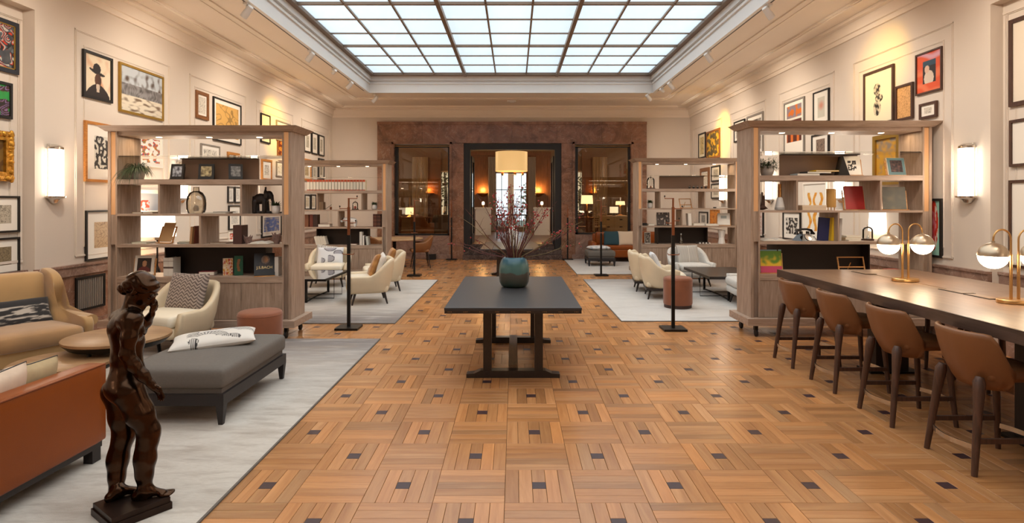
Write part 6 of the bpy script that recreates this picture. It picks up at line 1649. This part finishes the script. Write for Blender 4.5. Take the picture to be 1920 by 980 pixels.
# ------------------------------------------------------------------ wall sconces
def sconce(label, side, Y, X=None):
    Xw = X if X is not None else (XL if side < 0 else XR)
    t = thing('wall_sconce', label, 'wall lamp', (Xw - side*.001, Y, 1.66), R(90) if side < 0 else R(-90), 'cylinder wall sconces')
    r = .095
    G().box(-.085, .085, -.02, 0, .07, .70).build('back_plate', 'chrome', t)
    G().lathe([(r, .085), (r, .64)], n=20, a0=PI, a1=2*PI, c=(0, -.02, 0)).build('glass_shade', 'sconce_glass', t, True)
    G().lathe([(.03, 0), (.05, .01), (.07, .04), (.125, .066), (.13, .085), (.0, .085)], n=24, a0=PI, a1=2*PI, c=(0, -.012, 0)).build('tray', 'chrome', t, True)
    G().lathe([(0, .64), (r+.006, .64), (r+.006, .668), (r-.02, .69), (.05, .70), (0, .705)], n=24, a0=PI, a1=2*PI, c=(0, -.012, 0)).build('top_cap', 'chrome', t, True)
    for s in (-1, 1): G().tube([(s*(r+.003), -.024, .08), (s*(r+.003), -.024, .65)], .004, 6).build('side_rod', 'chrome', t)
for s, ys in ((-1, (6.95, 9.60, 12.22, 14.8)), (1, (6.80, 9.42, 12.05, 14.75))):
    for k, y in enumerate(ys):
        sconce('glowing cylinder sconce on the %s wall, %s from the camera' % (('left' if s < 0 else 'right'), ('first', 'second', 'third', 'fourth')[k]), s, y)

for s in (-1, 1):  # sconces added out of view to brighten the ceiling
    for y, nm in ((1.2, 'near end'), (-1.2, 'behind the viewer')):
        sconce('added unseen sconce on the %s wall, %s' % (('left' if s < 0 else 'right'), nm), s, y)
# ------------------------------------------------------------------ ceiling tracks with spotlights
for s, X in ((-1, WX0-.07), (1, WX1+.07)):
    t = thing('lighting_track', 'slim bronze lighting track along the %s edge of the skylight' % ('left' if s < 0 else 'right'), 'track light', (X, 6.6, ZC))
    G().box(-.018, .018, -8.1, 8.1, -.02, -.001).build('rail', 'bronze_frame', t); G().box(-.008, .008, -8.1, 8.1, -.022, -.0195).build('slot', 'black_metal', t)
def spotlight(label, x, y, s, tgt, energy, col):
    t = thing('track_spotlight', label, 'spotlight', (x, y, ZC-.021), 0, 'white track spotlights')
    G().box(-.03, .03, -.06, .06, -.03, 0).build('adapter', 'white_metal', t); G().tube([(0, 0, -.03), (0, 0, -.075)], .011, 8).build('stem', 'white_metal', t)
    hd = Vector((0, 0, -.13)); d = (Vector(tgt)-Vector((x, y, ZC-.15))).normalized(); q = d.to_track_quat('Z', 'Y').to_matrix().to_4x4()
    M = Matrix.Translation(hd) @ q
    G().lathe([(0, -.11), (.03, -.11), (.042, -.10), (.045, -.02), (.05, .0), (.05, .085), (.044, .085), (.04, .05), (0, .05)], n=20).xf(M).build('head', 'white_metal', t, True)
    G().lathe([(0, .052), (.039, .052)], n=20).xf(M).build('lens', 'spot_face', t)
    l = light('spot_beam', 'SPOT', Vector((x, y, ZC-.151))+d*.1, energy, col, d.to_track_quat('-Z', 'Y').to_euler(), spot_size=R(125), spot_blend=1., shadow_soft_size=.08)
WARM = (1., .85, .69); YEL = (1., .58, .0)
for nm, y, tz, e in (('first', 8.25, 2.6, 110), ('second', 10.8, 2.6, 110), ('third', 13.4, 2.7, 110)):
    spotlight('white spotlight on the left track, %s from the camera' % nm, -3.78, y, -1, (XL, y+.6, tz), e, WARM)
    spotlight('white spotlight on the right track, %s from the camera' % nm, 3.62, y+.05, 1, (XR, y+.6, tz), e, WARM)
spotlight('white spotlight on the ceiling beyond the left skylight corner', -3.63, 15.2, -1, (XL, 16.0, 2.6), 110, WARM)
spotlight('white spotlight on the ceiling beyond the right skylight corner', 3.45, 14.95, 1, (XR, 16.0, 2.6), 110, WARM)
for y, nm in ((5.6, 'first'), (3.0, 'second'), (.4, 'third')):
    spotlight('white spotlight on the left track above the frame, %s back from the near edge' % nm, -3.78, y, -1, (XL, y+.5, 2.2), 120, WARM)
    spotlight('white spotlight on the right track above the frame, %s back from the near edge' % nm, 3.62, y, 1, (XR, y+.5, 2.2), 120, WARM)
# small yellow-filtered accent beams
for x, y, tgt, e in ((-3.78, 12.2, (XL, 13.4, 3.35), 330), (3.62, 14.2, (XR, 14.85, 3.35), 330), (3.62, 7.6, (XR, 8.4, 3.6), 110)):
    d = (Vector(tgt)-Vector((x, y, ZC-.15))).normalized()
    light('yellow_beam', 'SPOT', Vector((x, y, ZC-.121))+d*.06, e, YEL, d.to_track_quat('-Z', 'Y').to_euler(), spot_size=R(42), spot_blend=1., shadow_soft_size=.04)
    t = thing('track_spotlight', 'small amber-filtered spotlight on the %s' % ('left track' if x < 0 else 'right ceiling near the marble wall' if y > 10 else 'right track nearer the camera'), 'spotlight', (x, y, ZC-.021)); G().box(-.02, .02, -.03, .03, -.06, 0).build('adapter', 'white_metal', t)
    G().lathe([(0, -.09), (.03, -.09), (.035, 0), (.035, .03), (.03, .03), (.0, .01)], n=16).xf(Matrix.Translation((0, 0, -.10)) @ d.to_track_quat('Z', 'Y').to_matrix().to_4x4()).build('head', 'white_metal', t, True)
t = thing('smoke_detector', 'flat white smoke detector on the ceiling before the doorway', 'smoke detector', (WX(959, 16.2), 16.2, ZC)); G().lathe([(0, -.05), (.10, -.05), (.13, -.03), (.13, 0)], n=24).build('body', 'white_metal', t, True); G().lathe([(0, -.06), (.05, -.06), (.06, -.05)], n=18).build('sensor', 'white_metal', t, True)
# heating grille in the left wainscot
t = thing('heating_grille', 'black framed heating grille in the left marble wainscot', 'grille', (XL+.032, 7.52, .30), R(90))
for a, b, c, d in ((-.26, .26, 0, .03), (-.26, .26, .40, .43), (-.26, -.23, .03, .40), (.23, .26, .03, .40)): G().box(a, b, -.02, 0, c, d).build('frame', 'black_metal', t)
for k in range(14): x = -.215+k*.033; G().box(x-.006, x+.006, -.014, -.002, .03, .40).build('slat', 'grey_frame', t)

# ------------------------------------------------------------------ standing lamps behind the front bookcases
def shade_lamp(label, px, yt, yb, halfpx, Y, s):
    x = WX(px, Y); z1, z0 = WZ(yt, Y), WZ(yb, Y); r = halfpx/F*Y
    t = thing('floor_lamp', label, 'floor lamp', (x, Y, 0), 0, 'floor lamps with white shades')
    G().lathe([(r, z0), (r*.92, z1), (r*.9, z1), (r*.97, z0)], n=32).build('shade', 'shade_glow', t, True)
    G().tube([(0, 0, .70), (0, 0, z0+.05)], .012, 8).build('stem', 'black_metal', t); G().lathe([(0, z0-.05), (.05, z0-.05), (.06, z0-.0), (.0, z0)], n=16).build('socket', 'steel', t, True)
    for k in range(3):
        a = 2*PI*k/3+.5; G().tube([(math.cos(a)*.26, math.sin(a)*.26, 0), (0, 0, .74)], [.012, .018], 8).build('leg', 'dark_wood', t, True)
    light('floor_lamp_bulb', 'POINT', (x, Y, (z0+z1)/2), 14, (1., .80, .55), shadow_soft_size=.1)
shade_lamp('white shaded tripod floor lamp seen through the left bookcase', 295, 402, 443, 31, 8.5, -1)
shade_lamp('white shaded tripod floor lamp seen through the right bookcase', 1659, 396, 433, 27, 8.5, 1)

# ------------------------------------------------------------------ far end furniture
t = thing('leather_sofa', 'tan leather sofa with cushions by the marble wall', 'sofa', (3.45, 16.78, .0135))
G().soft(0, 0, .24, 2.3, .8, .24, .04).build('seat_base', 'sofa_leather', t, 'all')
for x in (-.55, .55): G().soft(x, -.05, .40, 1.06, .72, .12, .04, puff=.01).build('seat_cushion', 'sofa_leather', t, 'all'); G().soft(x, .28, .62, 1.04, .2, .40, .06).build('back_cushion', 'sofa_leather', t, 'all')
for x in (-1.2, 1.2): G().soft(x, 0, .34, .16, .85, .44, .05).build('armrest', 'sofa_leather', t, 'all')
G().soft(0, .38, .46, 2.3, .1, .62, .04).build('backrest', 'sofa_leather', t, 'all'); leg4(t, [(-1.05, -.3), (1.05, -.3), (-1.05, .3), (1.05, .3)], .13, .03, .025, 'bench_frame', 0)
cushion('dark teal cushion on the far tan sofa', (2.78, 16.62, .66), (R(70), 0, R(-6)), .46, .44, .14, None, 'fabric_teal')
cushion('beige cushion beside the teal one on the far sofa', (3.18, 16.60, .66), (R(70), 0, R(6)), .46, .44, .14, None, 'fabric_beige')
t = thing('dining_table', 'round pale wood dining table by the left back window', 'table', (-3.15, 15.35, 0))
wood('table_pale', '#b08a62', '#cfae86', 'x', .8, .4)
G().lathe([(.70, .70), (.745, .712), (.75, .735), (.745, .745)], n=48).build('tabletop', 'table_pale', t, True); G().lathe([(.30, 0), (.30, .02), (.05, .05), (.045, .68), (.2, .70)], n=28).build('pedestal', 'black_metal', t, True)
def dchair(label, x, y, rz):
    t = thing('dining_chair', label, 'chair', (x, y, 0), rz, 'brown shell dining chairs')
    top = lambda s: .66+.17*smooth01((.7-abs(s))/.5)
    fixnormals(tub(upath(.56, .52, .22, .16), top, .42, .035, .16, .05).build('back_shell', 'brown_chair', t, 'all')); G().soft(0, -.03, .45, .48, .46, .08, .035).build('seat', 'brown_chair', t, 'all')
    leg4(t, [(sx*.17, sy*.16) for sx in (-1, 1) for sy in (-1, 1)], .43, .018, .011, 'dark_wood', .07)
dchair('brown shell dining chair with its back to the aisle', -2.42, 15.08, R(-75)); dchair('brown shell dining chair on the far left side of the round table', -3.85, 15.75, R(70)); dchair('brown shell dining chair behind the left back bookcase', -3.5, 14.55, R(160))
t = thing('floor_box', 'small black floor socket box beside the dining chair', 'box', (WX(808, 17.2), 17.25, 0)); G().box(-.13, .13, -.08, .08, 0, .14).build('body', 'black_frame', t); G().box(-.135, .135, -.085, .085, .14, .16).build('lid', 'black_frame', t)

# beyond the doorway
Yp = 19.0
t = thing('pendant_lamp', 'glowing drum pendant lamp hanging in the doorway', 'pendant lamp', (WX(959, Yp), Yp, WZ(321, Yp)))
rr_ = 30/F*Yp; hh_ = 36/F*Yp
G().lathe([(rr_, 0), (rr_, hh_), (rr_-.012, hh_), (rr_-.012, 0)], n=40).build('drum_shade', 'drum_shade', t, True)
G().lathe([(0, .01), (rr_-.02, .01)], n=40).build('diffuser', 'drum_shade', t); G().tube([(0, 0, hh_*.5), (0, 0, 4.6-WZ(321, Yp))], .012, 8).build('rod', 'brass', t)
for k in range(5): a = k*1.26; G().lathe([(.0, -.14), (.04, -.12), (.05, -.07), (.015, -.03)], (math.cos(a)*.36, math.sin(a)*.2, 0), 12).build('pendant_drop', 'brass', t, True)
light('pendant_bulb', 'POINT', (WX(959, Yp), Yp, WZ(321, Yp)-.3), 25, (1., .78, .48), shadow_soft_size=.2)
def pedestal(label, px, Y):
    x = WX(px, Y); t = thing('pedestal_lamp', label, 'lamp', (x, Y, FZ), 0, 'candle lamps on white pedestals')
    G().box(-.30, .30, -.2, .2, 0, 1.02).build('pedestal', 'white_paint', t); G().box(-.33, .33, -.23, .23, 1.02, 1.08).build('top', 'white_paint', t)
    G().tube([(0, 0, 1.08), (0, 0, 1.18)], .03, 12).build('candle_holder', 'brass', t); G().ball((0, 0, 1.24), .055, 10, sc=(1, 1, 1.3)).build('bulb', 'bulb', t, True)
pedestal('white pedestal with candle lamp left in the far room', 906, 23); pedestal('white pedestal with candle lamp right in the far room', 1016, 23)
t = thing('console_table', 'narrow high console seen through the doorway', 'table', (WX(959, 21), 21, FZ)); G().box(-.58, .58, -.2, .2, .80, .84).build('top', 'dark_wood', t)
for x in (-.52, .52): G().box(x-.02, x+.02, -.18, .18, 0, .80).build('leg', 'dark_wood', t)
# right window: desk, drawers, lamp, chair, screen
t = thing('drawer_cabinet', 'cream drawer cabinet seen through the right window', 'cabinet', (3.5, 20.6, FZ)); G().box(-.45, .45, -.25, .25, 0, .78).build('body', 'cream_cabinet', t)
for a in range(2):
    for k in range(3):
        dr = G().box(-.44+a*.445, -.44+a*.445+.43, -.265, -.25, .02+k*.255, .26+k*.255).build('drawer', 'cream_cabinet', t); G().box(-.27+a*.445, -.17+a*.445, -.28, -.266, .15+k*.255, .18+k*.255).build('handle', 'dark_wood', dr)
G().box(-.47, .47, -.28, .27, .78, .81).build('top', 'white_paint', t)
t = thing('monitor', 'lit computer screen on the far cabinet', 'monitor', (3.52, 20.6, FZ+.81)); G().box(-.16, .16, -.02, .02, .08, .32).build('case', 'black_frame', t); G().box(-.15, .15, -.024, -.021, .09, .31).build('screen', 'screen', t); G().box(-.07, .07, -.08, .08, 0, .01).box(-.02, .02, -.01, .01, .01, .08).build('stand', 'black_frame', t)
def tlamp(label, px, yt, yb, hp, Y, base):
    x = WX(px, Y); z1, z0 = WZ(yt, Y), WZ(yb, Y); r = hp/F*Y; t = thing('table_lamp', label, 'table lamp', (x, Y, base), 0, 'shaded lamps in the far room')
    G().lathe([(r, z0-base), (r*.9, z1-base), (r*.88, z1-base), (r*.98, z0-base)], n=28).build('shade', 'shade_glow', t, True); G().lathe([(.10, 0), (.10, .02), (.03, .05), (.025, z0-base+.02)], n=18).build('stand', 'brass', t, True)
    light('table_lamp_bulb', 'POINT', (x, Y, (z0+z1)/2), 18, (1., .78, .5), shadow_soft_size=.12)
tlamp('white drum shade lamp through the right window', 1100.5, 366, 382, 11.5, 20.4, FZ+.75); tlamp('flat shaded desk lamp through the right window', 1163, 377, 384, 9, 20.7, FZ+.81); tlamp('small white shaded lamp through the left window', 768, 389, 402, 8, 21, FZ+.75)
def ftable(label, x, y, w, d): 
    t = thing('desk', label, 'table', (x, y, FZ)); G().box(-w/2, w/2, -d/2, d/2, .71, .75).build('top', 'far_wood', t)
    for sx in (-1, 1):
        for sy in (-1, 1): G().box(sx*(w/2-.05)-.025, sx*(w/2-.05)+.025, sy*(d/2-.05)-.025, sy*(d/2-.05)+.025, 0, .71).build('leg', 'far_wood', t)
ftable('wooden desk under the lamp through the right window', 2.45, 20.4, .95, .6); ftable('wooden table through the left window', -3.7, 21, 1.3, .7)
def fchair(label, x, y, rz, m, g_):
    t = thing('side_chair', label, 'chair', (x, y, FZ), rz, g_); G().soft(0, 0, .43, .46, .44, .07, .03).build('seat', m, t, 'all')
    for k in range(7): z = .52+k*.07; G().box(-.2, .2, .19, .215, z, z+.04).build('back_slat', m, t)
    for sx in (-1, 1): G().box(sx*.2-.018, sx*.2+.018, .185, .225, 0, 1.0).build('back_post', m, t); G().box(sx*.2-.018, sx*.2+.018, -.2, -.165, 0, .40).build('leg', m, t)
fchair('cream slatted chair through the right window', 2.98, 20.15, R(170), 'cream_cabinet', 'slatted chairs in the far room'); fchair('dark slatted chair beside the far desk', 2.2, 19.7, R(190), 'far_wood', 'slatted chairs in the far room')
for k, (x, y) in enumerate(((-3.2, 20.2), (-2.7, 21.6), (-4.3, 20.3))): dch = thing('club_chair', 'brown club chair in the far room, %s' % ('nearest the left window', 'by the far left curtain', 'at the left window edge')[k], 'armchair', (x, y, FZ), R(150+40*k), 'club chairs in the far room'); fixnormals(tub(upath(.66, .62, .22, .26), lambda s: .56+.26*smooth01((.6-abs(s))/.3), .16, .09, .05).build('shell', ('brown_chair', 'grey_fabric', 'far_wood')[k], dch, 'all')); G().soft(0, -.04, .34, .5, .5, .2, .05).build('seat_cushion', ('brown_chair', 'grey_fabric', 'far_wood')[k], dch, 'all'); leg4(dch, [(.24, .22), (-.24, .22), (.24, -.22), (-.24, -.22)], .17, .02, .015, 'dark_wood', 0)
